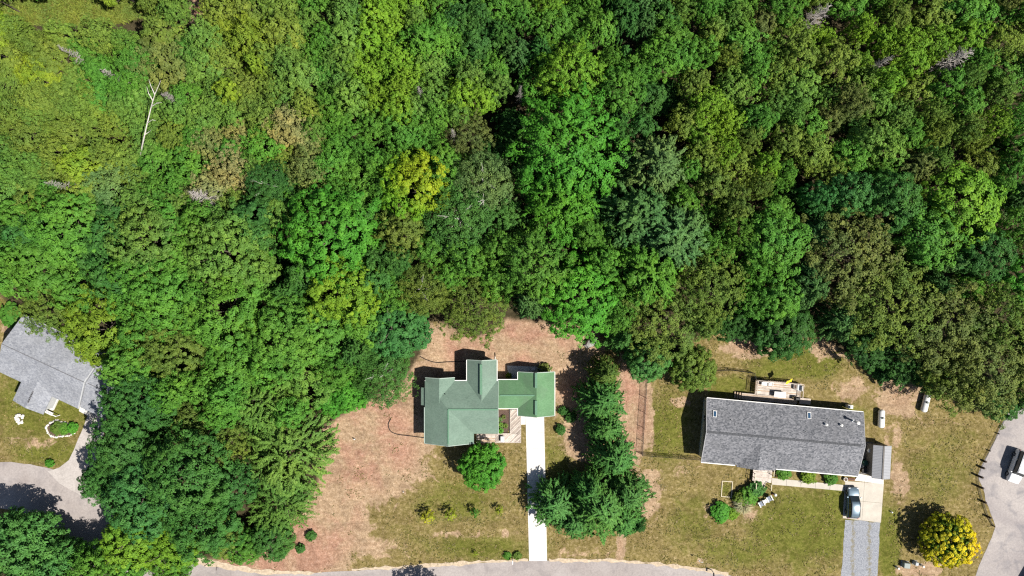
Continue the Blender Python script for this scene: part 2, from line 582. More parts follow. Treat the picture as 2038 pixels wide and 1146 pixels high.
# (cx, cy, rx, ry, strength) in photograph pixels: bare straw / pine needle soil
TAN = [(1000, 690, 190, 70, 0.9), (900, 770, 130, 80, 0.75), (730, 880, 130, 120, 0.95), (640, 1010, 95, 130, 1.0), (560, 1110, 150, 50, 0.95),
       (1262, 800, 34, 130, 1.0), (1140, 770, 60, 60, 0.7), (1160, 870, 50, 50, 0.75), (815, 850, 70, 60, 0.5), (1290, 980, 34, 70, 0.5), (1235, 1085, 12, 50, 0.55),
       (1700, 775, 46, 30, 0.5), (1790, 790, 60, 60, 0.52), (1782, 860, 14, 60, 0.42), (1765, 880, 12, 40, 0.4), (1790, 960, 26, 60, 0.45), (1500, 690, 80, 26, 0.6), (1640, 690, 40, 30, 0.5),
       (1460, 1020, 90, 30, 0.35), (1350, 930, 60, 30, 0.3), (960, 1062, 150, 14, 0.36), (730, 1085, 100, 30, 0.5), (1830, 1135, 60, 22, 0.5),
       (1350, 800, 26, 14, 0.5), (1295, 850, 8, 60, 0.6), (70, 880, 60, 20, 0.35), (25, 640, 26, 30, 0.55), (40, 830, 30, 20, 0.2), (395, 16, 18, 40, 1.0), (1900, 840, 110, 24, 0.25), (1150, 1100, 120, 16, 0.35), (470, 1128, 60, 12, 0.9), (1400, 1120, 40, 16, 0.3),
       (15, 640, 16, 10, 0.5), (1690, 700, 60, 40, 0.3)]
GREEN = [(910, 1000, 110, 60, 0.42), (960, 1090, 130, 30, 0.5), (1110, 950, 40, 100, 0.45), (820, 1070, 60, 40, 0.25), (1600, 1050, 130, 90, 0.62), (1380, 1040, 60, 70, 0.42), (1660, 1000, 26, 60, 0.7),
         (1330, 850, 50, 90, 0.55), (1620, 720, 60, 34, 0.85), (1560, 730, 80, 30, 0.6), (1700, 820, 80, 20, 0.4), (1860, 940, 80, 80, 0.38), (1770, 1080, 24, 90, 0.75), (1900, 870, 60, 40, 0.3), (1445, 973, 12, 18, 0.5),
         (90, 800, 120, 90, 0.62), (100, 900, 90, 30, 0.6), (20, 610, 40, 20, 0.5), (130, 25, 170, 30, 1.0), (1450, 770, 60, 26, 0.55), (1480, 1100, 120, 40, 0.45), (1060, 1090, 60, 20, 0.4)]
CLEAR = [(140, 22, 150, 26, 1.5), (395, 22, 20, 30, 1.2)]


def poly_sd(px, py, poly):
    """signed distance (pixels), positive inside"""
    d = np.full(px.shape, 1e9)
    ins = np.zeros(px.shape, bool)
    for i in range(len(poly)):
        x1, y1 = poly[i]
        x2, y2 = poly[(i + 1) % len(poly)]
        ex, ey = x2 - x1, y2 - y1
        t = np.clip(((px - x1) * ex + (py - y1) * ey) / (ex * ex + ey * ey + 1e-9), 0, 1)
        d = np.minimum(d, np.hypot(px - x1 - t * ex, py - y1 - t * ey))
        cond = ((y1 > py) != (y2 > py)) & (px < (x2 - x1) * (py - y1) / (y2 - y1 + 1e-12) + x1)
        ins ^= cond
    return np.where(ins, d, -d)


def blob_sum(px, py, blobs):
    w = np.zeros(px.shape)
    for cx, cy, rx, ry, s in blobs:
        q = ((px - cx) / rx) ** 2 + ((py - cy) / ry) ** 2
        w = np.maximum(w, s * np.exp(-0.9 * q ** 1.3))
    return w


def build_ground():
    xs = np.concatenate([[-900, -500, -300, -180, -130], np.arange(-100, 100.1, 0.5), [130, 180, 300, 500, 900]])
    ys = np.concatenate([[-900, -500, -300, -180, -110, -80], np.arange(-60, 60.1, 0.5), [80, 110, 180, 300, 500, 900]])
    X, Y = np.meshgrid(xs, ys)
    PX, PY = X * PPM + 1019, 573 - Y * PPM
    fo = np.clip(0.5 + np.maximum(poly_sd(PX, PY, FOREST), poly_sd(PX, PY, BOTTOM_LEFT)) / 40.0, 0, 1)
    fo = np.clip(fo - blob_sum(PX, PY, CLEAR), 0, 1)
    ta = np.clip(blob_sum(PX, PY, TAN), 0, 1)
    gr = np.clip(blob_sum(PX, PY, GREEN), 0, 1)
    nx, ny = len(xs), len(ys)
    verts = np.stack([X.ravel(), Y.ravel(), np.zeros(X.size)], 1)
    idx = np.arange(nx * ny).reshape(ny, nx)
    quads = np.stack([idx[:-1, :-1].ravel(), idx[:-1, 1:].ravel(), idx[1:, 1:].ravel(), idx[1:, :-1].ravel()], 1)
    me = mesh_np("ground", verts, quads)
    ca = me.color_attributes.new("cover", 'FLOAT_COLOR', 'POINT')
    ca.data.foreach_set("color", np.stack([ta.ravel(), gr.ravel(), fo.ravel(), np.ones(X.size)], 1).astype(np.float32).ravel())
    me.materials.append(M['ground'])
    o = link(bpy.data.objects.new("ground", me))
    tag(o, "dry lawn, straw soil and forest floor spread under everything", kind="structure")


def mesh_np(name, verts, faces):
    me = bpy.data.meshes.new(name)
    k = faces.shape[1]
    me.vertices.add(len(verts))
    me.vertices.foreach_set("co", np.asarray(verts, np.float32).ravel())
    me.loops.add(faces.size)
    me.loops.foreach_set("vertex_index", faces.astype(np.int32).ravel())
    me.polygons.add(len(faces))
    me.polygons.foreach_set("loop_start", np.arange(0, faces.size, k, dtype=np.int32))
    me.polygons.foreach_set("loop_total", np.full(len(faces), k, np.int32))
    me.update(calc_edges=True)
    return me


build_ground()


def ragged(pts, amp=0.12, step=0.8):
    """subdivide an outline and jitter it so that edges are not ruler straight"""
    out = []
    n = len(pts)
    for i in range(n):
        a, b = Vector(pts[i]), Vector(pts[(i + 1) % n])
        L = (b - a).length
        k = max(1, int(L / step))
        nrm = Vector((-(b - a).y, (b - a).x)) / max(L, 1e-6)
        for j in range(k):
            p = a.lerp(b, j / k)
            j_ = amp * noise.noise(Vector((p.x * 0.7, p.y * 0.7, 3.1))) + amp * 0.6 * noise.noise(Vector((p.x * 2.3, p.y * 2.3, 9.1)))
            out.append((p + nrm * j_)[:])
    return out


def sheet(name, pxpts, z, mat, label, rag=0.12, step=0.8, origin=None):
    pts = [P2(*p) for p in pxpts]
    if rag:
        pts = ragged(pts, rag, step)
    o0 = P2(*origin) if origin else (0, 0)
    pts = [(p[0] - o0[0], p[1] - o0[1]) for p in pts]
    o = MB().prism(pts, -0.1, z).build(name, mat)
    o.location = (o0[0], o0[1], 0)
    tag(o, label, kind="structure")
    return o


# roads
upper = smooth_line([(-160, 905), (0, 918), (60, 924), (110, 936), (165, 962), (215, 1010), (262, 1062), (310, 1098), (370, 1114), (440, 1126), (520, 1138), (600, 1140), (730, 1134),
                     (860, 1126), (980, 1118), (1100, 1115), (1210, 1116), (1300, 1122), (1380, 1132), (1450, 1145), (1540, 1165), (1700, 1205)], 4)
lower = smooth_line([(1700, 1300), (1500, 1255), (1380, 1228), (1240, 1212), (1100, 1208), (900, 1216), (700, 1232), (500, 1238), (330, 1218), (240, 1175), (180, 1120), (120, 1060), (60, 1026), (0, 1012), (-160, 1000)], 4)
sheet('road', upper + lower, 0.02, M['road'], "worn pale asphalt lane curving along the bottom of the picture", 0.16, 0.9)
sheet('parking_area', [(2250, 790), (2062, 806), (2006, 820), (1978, 878), (1946, 944), (1962, 995), (1981, 1048), (1964, 1092), (1948, 1125), (1934, 1170), (1920, 1260), (2250, 1260)], 0.02, M['road_right'],
      "stained asphalt parking area at the right edge behind the posts", 0.16, 0.9)
sheet('left_driveway', [(180, 812), (212, 826), (207, 860), (196, 905), (185, 960), (160, 985), (118, 962), (95, 938), (118, 930), (137, 915), (152, 885), (166, 850)], 0.028, M['drive_pale'],
      "pale asphalt driveway curving from the left house to the lane", 0.08, 0.8)
sheet('gravel_driveway', [(1682, 1034), (1752, 1040), (1749, 1090), (1744, 1180), (1672, 1180), (1678, 1090)], 0.012, M['gravel'],
      "blue-grey gravel driveway with two weedy strips below the concrete pad", 0.14, 0.6, origin=(1714, 1090))
M['sand'] = vary('sandy_shoulder', (0.45, 0.36, 0.26), 0.3, 2.5, 1.0, bump=0.4)
sheet('road_shoulder', [(372, 1108), (400, 1108), (440, 1120), (500, 1131), (560, 1136), (640, 1137), (640, 1142), (520, 1142), (440, 1131), (380, 1120)], 0.03, M['sand'], "pale sandy shoulder along the lane below the straw slope", 0.3, 0.5)
sheet('road_shoulder', [(700, 1131), (860, 1122), (980, 1114), (1050, 1112), (1050, 1117), (980, 1120), (860, 1128), (700, 1136)], 0.026, M['sand'], "thin sandy shoulder along the lane below the front lawn", 0.3, 0.5)
sheet('road_shoulder', [(1092, 1112), (1210, 1112), (1300, 1118), (1380, 1127), (1450, 1139), (1450, 1146), (1380, 1134), (1300, 1124), (1210, 1118), (1092, 1118)], 0.026, M['sand'], "thin sandy shoulder along the lane below the grey house lawn", 0.3, 0.5)
sheet('garden_bed', [(991, 816), (1014, 816), (1014, 853), (1009, 862), (990, 862)], 0.03, M['mulch'], "brown mulch planting bed beside the green-roofed house", 0.03, 0.5)
sheet('stone_ring_bed', [(95, 846), (112, 838), (136, 844), (150, 848), (150, 856), (140, 865), (108, 868), (97, 860)], 0.03, M['mulch'], "planting bed inside the white stone ring on the left lawn", 0.05, 0.5)


# concrete drives and walks cut into slabs
def slabs(name, label, quads, z, mat, gap=0.02, jit=0.006):
    root = bpy.data.objects.new(name, None)
    COL.objects.link(root)
    tag(root, label, kind="structure")
    for q in quads:
        pts = [Vector(P2(*p)) for p in q]
        c = sum(pts, Vector((0, 0))) / len(pts)
        pts = [p + (c - p).normalized() * gap for p in pts]
        o = MB().prism([p[:] for p in pts], -0.1, z + rng.uniform(-jit, jit)).build('slab', mat, root)
    return root


def split_quad(a, b, c, d, nu, nv):
    """a-b top, d-c bottom"""
    def l(p, q, t): return (p[0] + (q[0] - p[0]) * t, p[1] + (q[1] - p[1]) * t)
    out = []
    for i in range(nv):
        for j in range(nu):
            def pt(u, v): return l(l(a, b, u), l(d, c, u), v)
            out.append([pt(j / nu, i / nv), pt((j + 1) / nu, i / nv), pt((j + 1) / nu, (i + 1) / nv), pt(j / nu, (i + 1) / nv)])
    return out


slabs('concrete_driveway', "bright white concrete driveway running from the garage down to the lane",
      split_quad((1046, 829), (1083, 829), (1089, 1116), (1053, 1116), 1, 9) + [[(1036, 826), (1046, 829), (1046, 845), (1036, 845)]], 0.035, M['concrete_white'], 0.015)
slabs('patio', "grey concrete patio behind the green-roofed garage", split_quad((1009, 727), (1096, 731), (1096, 750), (1012, 754), 4, 1), 0.04, M['concrete_white'])
slabs('parking_pad', "pale concrete parking pad under the parked car",
      split_quad((1682, 957), (1759, 962), (1753, 1040), (1677, 1031), 2, 2), 0.035, M['concrete'])
slabs('front_walkway', "narrow concrete walkway along the front of the grey house", split_quad((1536, 951), (1681, 965), (1680, 977), (1536, 964), 5, 1), 0.04, M['concrete'])
slabs('garage_apron', "white concrete apron in front of the left garage", split_quad((160, 802), (186, 812), (178, 829), (157, 818), 1, 1), 0.04, M['concrete_white'])


# ------------------------------------------------------------------ houses
def gable(root, ax, ay, bx, by, hw, ze, zr, rmat, wmat, oh=0.4, hipa=0.0, hipb=0.0, gut=True, gutmat=None, ends=(True, True), th=0.16, wallz0=0.0, gut_sides=(1, -1), gw=0.10, rakemat=None):
    """gable wing in local coordinates: ridge axis from a to b (eave ends), half width hw to eaves"""
    a, b = Vector((ax, ay)), Vector((bx, by))
    d = (b - a).normalized()
    n = Vector((-d.y, d.x))
    L = (b - a).length

    def pt(t, s, z):
        p = a + d * t + n * s
        return (p.x, p.y, z)
    r0, r1 = pt(hipa, 0, zr), pt(L - hipb, 0, zr)
    vs = [pt(0, -hw, ze), pt(L, -hw, ze), pt(L, hw, ze), pt(0, hw, ze), r0, r1,
          pt(0, -hw, ze - th), pt(L, -hw, ze - th), pt(L, hw, ze - th), pt(0, hw, ze - th)]
    fs = [(0, 1, 5, 4), (2, 3, 4, 5), (3, 0, 4), (1, 2, 5), (0, 6, 7, 1), (2, 8, 9, 3), (1, 7, 8, 2), (3, 9, 6, 0), (6, 9, 8, 7)]
    roof = MB().add(vs, fs).build('roof', rmat, root)
    w = MB()
    i = oh
    corners = [(i, -hw + i), (L - i, -hw + i), (L - i, hw - i), (i, hw - i)]
    w.prism([pt(t, s, 0)[:2] for t, s in corners], wallz0, ze - th - 0.004)
    w.build('wall', wmat, root)
    gm = gutmat or M['white']
    if gut:
        for s in gut_sides:
            g = MB()
            c0, c1 = Vector(pt(0.0, s * (hw + 0.065), ze - 0.07)), Vector(pt(L, s * (hw + 0.065), ze - 0.07))
            g.box((c0 + c1) / 2, (L, gw, 0.12), math.atan2(d.y, d.x))
            g.build('gutter', gm, root)
    for e, (t, hip) in enumerate(((-0.02, hipa), (L + 0.02, hipb))):
        if ends[e] and hip == 0:
            for s in (1, -1):
                p0, p1 = Vector(pt(t, s * hw, ze - 0.06)), Vector(pt(t, 0, zr - 0.06))
                g = MB()
                m = (p0 + p1) / 2
                v = p1 - p0
                q = v.to_track_quat('X', 'Z').to_matrix()
                g.box(m, (v.length, 0.09, 0.17), M=q)
                g.build('rake_board', rakemat or gm, root)
    return roof


def window(root, x, y, z, w, h, ang):
    """window on a wall facing direction ang (local)"""
    R = Matrix.Rotation(ang, 3, 'Z')
    c = Vector((x, y, z))
    g = MB()
    for dx, dz, sx, sz in ((0, h / 2 + .04, w + .16, .08), (0, -h / 2 - .04, w + .16, .08), (-w / 2 - .04, 0, .08, h), (w / 2 + .04, 0, .08, h), (0, 0, .05, h)):
        v = R @ Vector((0.03, dx, dz))
        g.box(c + v, (0.06, sx, sz), ang)
    o = MB().box(c + R @ Vector((0.012, 0, 0)), (0.02, w, h), ang).build('window', M['glass'], root)
    g.build('frame', M['white'], o)


def pipe_vent(root, x, y, z0, h, r, mat, cap=False):
    m = MB().lathe([(r, 0), (r, h)] + ([(r * 1.9, h), (r * 1.9, h + 0.05), (r * 0.3, h + 0.16)] if cap else [(r * 0.7, h + 0.01), (r * 0.7, h - 0.1)]), (x, y, z0), 12)
    o = m.build('vent_pipe', mat, root)
    MB().lathe([(r * 2.0, 0.0), (r * 1.2, 0.06)], (x, y, z0), 12).build('flashing', M['galv'], o)


# ---- green-roofed house
Hc = G(950, 800)
house = thing('green_roofed_house', "house with faded green shingle roof, several gables and attached garage wing", 'house', (Hc.x, Hc.y, 0))


def H(px, py, z):
    g = G(px, py, z)
    return g.x - Hc.x, g.y - Hc.y


ZE, ZR = 3.1, 4.95
# east-west main wing: hip on the west, gable on the east
n_eave, s_eave = H(900, 758, ZE)[1], H(900, 863, ZE)[1]
ymid = (n_eave + s_eave) / 2
hwm = (n_eave - s_eave) / 2
xw, xe = H(845.5, 800, ZE)[0], H(991.5, 800, ZE)[0]
xr = H(892, 812, ZR)[0]
gable(house, xw, ymid, xe, ymid, hwm, ZE, ZR, M['roof_green'], M['siding'], hipa=xr - xw, gut_sides=(1,), rakemat=M['trim_soft'])
# south wing, ridge running towards the lane
hws = xr - xw
gable(house, xr, H(0, 882, ZE)[1], xr, ymid, hws, ZE, ZR - 0.01, M['roof_green'], M['siding'], gut_sides=(1,), ends=(True, False), gutmat=M['trim_soft'])
# north wing
gx0, gx1 = H(929.5, 716, ZE)[0], H(988.5, 716, ZE)[0]
gable(house, (gx0 + gx1) / 2, H(0, 716, ZE)[1], (gx0 + gx1) / 2, ymid + 0.5, (gx1 - gx0) / 2, ZE + 0.002, ZE + 1.35, M['roof_green'], M['siding'], ends=(True, False), rakemat=M['trim_soft'])
# small north-west gable
hx0, hx1 = H(846.3, 752, ZE)[0], H(905, 752, ZE)[0]
gable(house, (hx0 + hx1) / 2, H(0, 751.5, ZE)[1], (hx0 + hx1) / 2, ymid + 0.8, (hx1 - hx0) / 2 - 0.01, ZE + 0.004, ZE + 1.2, M['roof_green'], M['siding'], gut=False, ends=(True, False), rakemat=M['trim_soft'])
# bump-out on the west wall
bx0, by0 = H(838, 806, 2.6)
bx1, by1 = H(850, 771, 2.6)
MB().add([(bx0, by0, 2.6), (bx1, by0, 3.0), (bx1, by1, 3.0), (bx0, by1, 2.6), (bx0, by0, 2.45), (bx1, by0, 2.45), (bx1, by1, 2.45), (bx0, by1, 2.45)],
         [(0, 1, 2, 3), (7, 6, 5, 4), (0, 4, 5, 1), (1, 5, 6, 2), (2, 6, 7, 3), (3, 7, 4, 0)]).build('roof', M['roof_green'], house)
MB().box(((bx0 + bx1) / 2 + 0.2, (by0 + by1) / 2, 1.22), (bx1 - bx0 - 0.1, by1 - by0 - 0.4, 2.44)).build('wall', M['siding'], house)
# link wing to the garage
cn, cs = H(1000, 756, 2.8)[1], H(1000, 812.5, 2.8)[1]
cm = (cn + cs) / 2
gxa, gxb = H(1031, 780, 2.8)[0], H(1103.5, 780, 2.8)[0]
gmid = (gxa + gxb) / 2
gable(house, xe - 0.25, cm, gmid, cm, (cn - cs) / 2, 2.8, 4.0, M['roof_green_new'], M['siding'], ends=(False, False))
gable(house, gmid, H(0, 827, 2.8)[1], gmid, H(0, 740, 2.8)[1], (gxb - gxa) / 2, 2.802, 4.12, M['roof_green_new'], M['siding'], rakemat=M['trim_soft'])
# ridge caps and ridge vents
MB().box(((xr + xe) / 2, ymid, ZR + 0.012), (xe - xr, 0.22, 0.05)).build('ridge_cap', M['ridge_green'], house)
MB().box((xr, (H(0, 884, ZR)[1] + ymid) / 2, ZR + 0.005), (0.2, ymid - H(0, 884, ZR)[1], 0.05)).build('ridge_cap', M['ridge_green'], house)


def ridge_vent(px, py0, py1, z):
    x0, y0 = H(px, py0, z)
    _, y1 = H(px, py1, z)
    o = MB().box((x0, (y0 + y1) / 2, z + 0.05), (0.34, abs(y1 - y0), 0.14)).build('ridge_vent', M['ridge_green'], house)
    MB().box((x0 - 0.2, (y0 + y1) / 2, z + 0.02), (0.07, abs(y1 - y0), 0.1)).build('vent_slot', M['ridge_dark'], o)  # dark strip along one side of the vent


ridge_vent(957.5, 725, 785, ZE + 1.33)
ridge_vent(1067, 742, 772, 4.1)
ridge_vent(1067, 797, 826, 4.1)
MB().box(((xe + gmid) / 2, cm, 4.01), (gmid - xe - 0.6, 0.2, 0.04)).build('ridge_cap', M['ridge_green'], house)
hx, hy = H(886, 784, ZE + 0.85)
pipe_vent(house, hx, hy, ZE + 0.75, 0.35, 0.06, M['black_metal'])
hx, hy = H(882, 786, ZE + 0.85)
pipe_vent(house, hx, hy, ZE + 0.75, 0.25, 0.05, M['black_metal'])
# windows, doors
for px in (905, 925):
    x, _ = H(px, 800, 1.5)
    window(house, x, n_eave - 0.4, 1.6, 0.9, 1.2, PI / 2)
for px in (950, 972):
    x, _ = H(px, 800, 1.5)
    window(house, x, s_eave + 0.4, 1.6, 1.0, 1.2, -PI / 2)
for yy in (0.9, -2.6):
    window(house, xw + 0.4, ymid + yy - 1.2, 1.6, 0.9, 1.2, PI)
window(house, xr, H(0, 882, ZE)[1] + 0.4, 1.6, 1.6, 1.3, -PI / 2)
window(house, (gx0 + gx1) / 2, H(0, 716, ZE)[1] - 0.4, 1.6, 1.4, 1.2, PI / 2)
gd = MB()
gy = H(0, 827, 2.8)[1] + 0.4
for k in range(4):
    gd.box((gmid - 0.1, gy - 0.03, 0.32 + k * 0.54), (3.6, 0.06, 0.5))
gd.build('garage_door', M['white'], house)
dr = MB().box((xe + 2.2, cs + 0.38, 1.1), (0.95, 0.06, 2.1)).build('door', M['white'], house)
MB().box((xe + 2.55, cs + 0.32, 1.05), (0.05, 0.06, 0.14)).build('handle', M['galv'], dr)

# ---- grey house on the right
TLg, TRg = G(1405.7, 792, 2.8), G(1716, 820, 2.8)
BLg, BRg = G(1397, 919, 2.8), G(1709.5, 948, 2.8)
ang2 = math.atan2((TRg - TLg).y, (TRg - TLg).x)
C2 = (TLg + TRg + BLg + BRg) / 4
L2 = ((TRg - TLg).length + (BRg - BLg).length) / 2
hu = Vector((math.cos(ang2), math.sin(ang2)))
hv = Vector((-hu.y, hu.x))
W2 = ((TLg - BLg).xy.dot(hv) + (TRg - BRg).xy.dot(hv)) / 2
ghouse = thing('grey_roofed_house', "long single-storey house with mottled charcoal shingle roof and skylights", 'house', (C2.x, C2.y, 0), ang2)


def Q(px, py, z):
    p = G(px, py, z).xy - C2.xy
    return p.dot(hu), p.dot(hv)


ZE2, ZR2 = 2.8, 4.1
gable(ghouse, -L2 / 2, 0, L2 / 2, 0, W2 / 2, ZE2, ZR2, M['roof_grey'], M['siding'], oh=0.35, gut_sides=(1,), rakemat=M['trim_grey'])
for x0, x1 in ((-L2 / 2, Q(1463, 925, 2.8)[0]), (Q(1545, 932, 2.8)[0], L2 / 2)):
    MB().box(((x0 + x1) / 2, -W2 / 2 - 0.065, ZE2 - 0.07), (x1 - x0, 0.13, 0.12)).build('gutter', M['white'], ghouse)
px0, px1 = Q(1466, 926, 2.8)[0], Q(1544, 932, 2.8)[0]
gable(ghouse, (px0 + px1) / 2, -W2 / 2 - 0.25, (px0 + px1) / 2, -0.6, (px1 - px0) / 2, ZE2 + 0.004, ZE2 + 1.02, M['roof_grey'], M['siding'], oh=0.7, gut=False, ends=(False, False))
for k in range(int(L2 / 0.95)):
    MB().box((-L2 / 2 + 0.5 + k * 0.95, rng.uniform(-0.02, 0.02), ZR2 + 0.0), (0.93, 0.3, 0.05)).build('ridge_cap', M['ridge_grey'], ghouse)


def roof_z2(y): return ZR2 - abs(y) * (ZR2 - ZE2) / (W2 / 2)


slope2 = math.atan((ZR2 - ZE2) / (W2 / 2))
for px, py in ((1422, 823), (1611, 827)):
    x, y = Q(px, py, 3.3)
    Mx = Matrix.Rotation(-slope2, 3, 'X')
    o = MB().box((x, y, roof_z2(y) + 0.06), (0.55, 0.95, 0.16), M=Mx).build('skylight', M['white'], ghouse)
    MB().box((x, y, roof_z2(y) + 0.15), (0.4, 0.8, 0.02), M=Mx).build('pane', M['skylight_glass'], o)
for px, py, h, r, mt, cap in ((1647, 846, 0.4, 0.10, 'white', True), (1677, 847, 0.35, 0.10, 'white', True), (1711.5, 843, 1.6, 0.13, 'white', True),
                              (1602, 858, 0.2, 0.07, 'black_metal', False), (1651, 836, 0.2, 0.07, 'black_metal', False), (1456, 836, 0.2, 0.06, 'black_metal', False)):
    x, y = Q(px, py, 3.6 + h)
    pipe_vent(ghouse, x, y, roof_z2(y) - 0.02, h, r, M[mt], cap)
for k in range(5):
    window(ghouse, -L2 / 2 + 3 + k * 4.4, W2 / 2 - 0.35, 1.6, 1.1, 1.1, PI / 2)
for x in (-L2 / 2 + 3, px1 + 2.5, px1 + 6.5, px1 + 10):
    window(ghouse, x, -W2 / 2 + 0.35, 1.6, 1.2, 1.2, -PI / 2)
window(ghouse, -L2 / 2 + 0.35, 1.5, 1.6, 1.0, 1.1, PI)
dr = MB().box(((px0 + px1) / 2 + 0.3, -W2 / 2 + 0.42, 1.5), (0.95, 0.08, 2.05)).build('door', M['white'], ghouse)
MB().box(((px0 + px1) / 2 + 0.65, -W2 / 2 + 0.36, 1.5), (0.05, 0.05, 0.14)).build('handle', M['galv'], dr)
x, y = Q(1688, 811, 1.0)
hv_ = thing('heat_pump', "small white outdoor unit by the back wall of the grey house", 'utility box', (*G(1687, 807.5)[:2], 0), ang2)
MB().cham((0, 0, 0.5), (0.8, 0.55, 0.9), 0.05).build('casing', M['white'], hv_)
MB().lathe([(0.22, 0), (0.22, 0.03), (0.05, 0.04)], (0, 0, 0.95), 14).build('fan_grille', M['util_grey'], hv_)

# ---- left house
A3, B3 = G(3, 684, 4.6), G(167, 760.5, 4.6)
ang3 = math.atan2((B3 - A3).y, (B3 - A3).x)
u3 = Vector((math.cos(ang3), math.sin(ang3)))
v3 = Vector((-u3.y, u3.x))
lhouse = thing('pale_roofed_house', "angled house with pale blue-grey shingle roof at the left edge", 'house', (A3.x, A3.y, 0), ang3)


def S(px, py, z):
    p = G(px, py, z).xy - A3.xy
    return p.dot(u3), p.dot(v3)


L3 = (B3 - A3).xy.length
hw3 = abs(S(44, 640, 2.9)[1])
hw3 = max(hw3, abs(S(157, 814, 2.9)[1]))
gable(lhouse, 0, 0, L3, 0, hw3, 2.9, 4.6, M['roof_pale'], M['siding_grey'], gut_sides=(1,), gutmat=M['siding_grey'], ends=(False, True))
# south wing
wx0, wx1 = S(26, 795, 2.9)[0], S(86, 824, 2.9)[0]
wy = S(56, 811, 2.9)[1]
gable(lhouse, (wx0 + wx1) / 2, wy, (wx0 + wx1) / 2, -0.5, (wx1 - wx0) / 2, 2.904, 3.42, M['roof_pale'], M['siding_grey'], gut=False, ends=(False, False))
# garage
gx3 = L3 + 3.6
gable(lhouse, L3 + 0.06, -0.1, gx3, -0.1, hw3 - 0.35, 2.7, 4.1, M['roof_pale'], M['siding_grey'], gut=False, ends=(False, False))
MB().box((L3 / 2, 0, 4.6), (L3, 0.1, 0.05)).build('ridge_cap', M['ridge_pale'], lhouse)
MB().box((L3 + 2, -0.1, 4.1), (3.4, 0.1, 0.05)).build('ridge_cap', M['ridge_pale'], lhouse)
for k in range(7):
    t = k / 6
    MB().box(((wx0 + wx1) / 2, wy + 1.0 + t * 1.6, 3.43), (0.22, 0.34, 0.05)).build('ridge_cap', M['ridge_pale'], lhouse)
for k in range(2):
    window(lhouse, 6 + k * 3.0, -hw3 + 0.4, 1.6, 1.1, 1.1, -PI / 2)
window(lhouse, (wx0 + wx1) / 2, wy + 0.4, 1.6, 1.6, 1.2, -PI / 2)
MB().box((L3 + 1.9, -hw3 + 0.7, 1.15), (2.4, 0.06, 2.1)).build('garage_door', M['white'], lhouse)
# porch beside the wing
sx, sy = S(104, 797, 1.0)
porch = thing('white_porch', "small white entry porch in the corner of the left house", 'porch', (*G(105, 802)[:2], 0), ang3)
MB().box((0, 0.1, 0.2), (1.3, 2.0, 0.4)).build('platform', M['concrete_white'], porch)
MB().box((0.75, -1.2, 1.0), (2.2, 0.12, 0.12)).build('beam', M['white'], porch)
for x in (-0.3, 1.75):
    MB().box((x, -1.2, 0.5), (0.12, 0.12, 1.0)).build('post', M['white'], porch)
MB().box((0.2, -1.5, 0.1), (1.1, 0.5, 0.2)).build('step', M['concrete_white'], porch)

# ---- shed
shed = thing('metal_shed', "narrow shed with ribbed grey metal roof beside the grey house", 'shed', (*G(1754, 919, 2.0)[:2], 0), math.radians(-3))
sl, sw = 5.0, 2.75
for s in (-1, 1):
    MB().add([(0, -sl / 2, 2.55), (s * sw / 2, -sl / 2, 2.1), (s * sw / 2, sl / 2, 2.1), (0, sl / 2, 2.55), (0, -sl / 2, 2.5), (s * sw / 2, -sl / 2, 2.05), (s * sw / 2, sl / 2, 2.05), (0, sl / 2, 2.5)],
             [(0, 1, 2, 3) if s > 0 else (3, 2, 1, 0), (7, 6, 5, 4) if s > 0 else (4, 5, 6, 7), (0, 4, 5, 1), (1, 5, 6, 2), (2, 6, 7, 3)]).build('roof_panel', M['metal_roof'], shed)
    for k in range(22):
        y = -sl / 2 + 0.1 + k * (sl - 0.2) / 21
        q = Matrix.Rotation(s * math.atan2(0.45, sw / 2), 3, 'Y')
        MB().box((s * sw / 4, y, 2.345), (sw / 2 - 0.04, 0.04, 0.022), M=q).build('rib', M['metal_roof'], shed)
MB().box((0, 0, 2.57), (0.22, sl + 0.02, 0.03)).build('ridge_cap', M['shed_wall'], shed)
MB().box((0, 0, 1.02), (sw - 0.3, sl - 0.3, 2.04)).build('wall', M['shed_wall'], shed)
MB().box((0, -sl / 2 + 0.12, 1.0), (1.2, 0.06, 1.9)).build('door', M['white'], shed)


# ------------------------------------------------------------------ decks
def boards_poly(root, poly, ang, w, gap, z, th, mats):
    c, s = math.cos(ang), math.sin(ang)
    nx, ny = -s, c
    ds = [p[0] * nx + p[1] * ny for p in poly]
    d = min(ds)
    while d < max(ds) - 0.02:
        q = clip_half(clip_half(poly, nx, ny, d + w), -nx, -ny, -d)
        if len(q) >= 3:
            MB().prism(q, z - th, z + rng.uniform(-0.004, 0.004)).build('board', rng.choice(mats), root)
        d += w + gap


WP2 = vary('weathered_boards_light', (0.55, 0.48, 0.42), 0.3, 1.9, 0.85)
WP3 = vary('weathered_boards_dark', (0.36, 0.30, 0.26), 0.3, 1.9, 0.85)
deckm = [M['wood_pale'], WP2, WP2, WP3]
dk = thing('front_deck', "L-shaped pale plank deck wrapping the mulch bed at the house front", 'deck', (*G(1000, 870)[:2], 0))
do = dk.location


def D(px, py): g = G(px, py, 0.25); return (g.x - do.x, g.y - do.y)


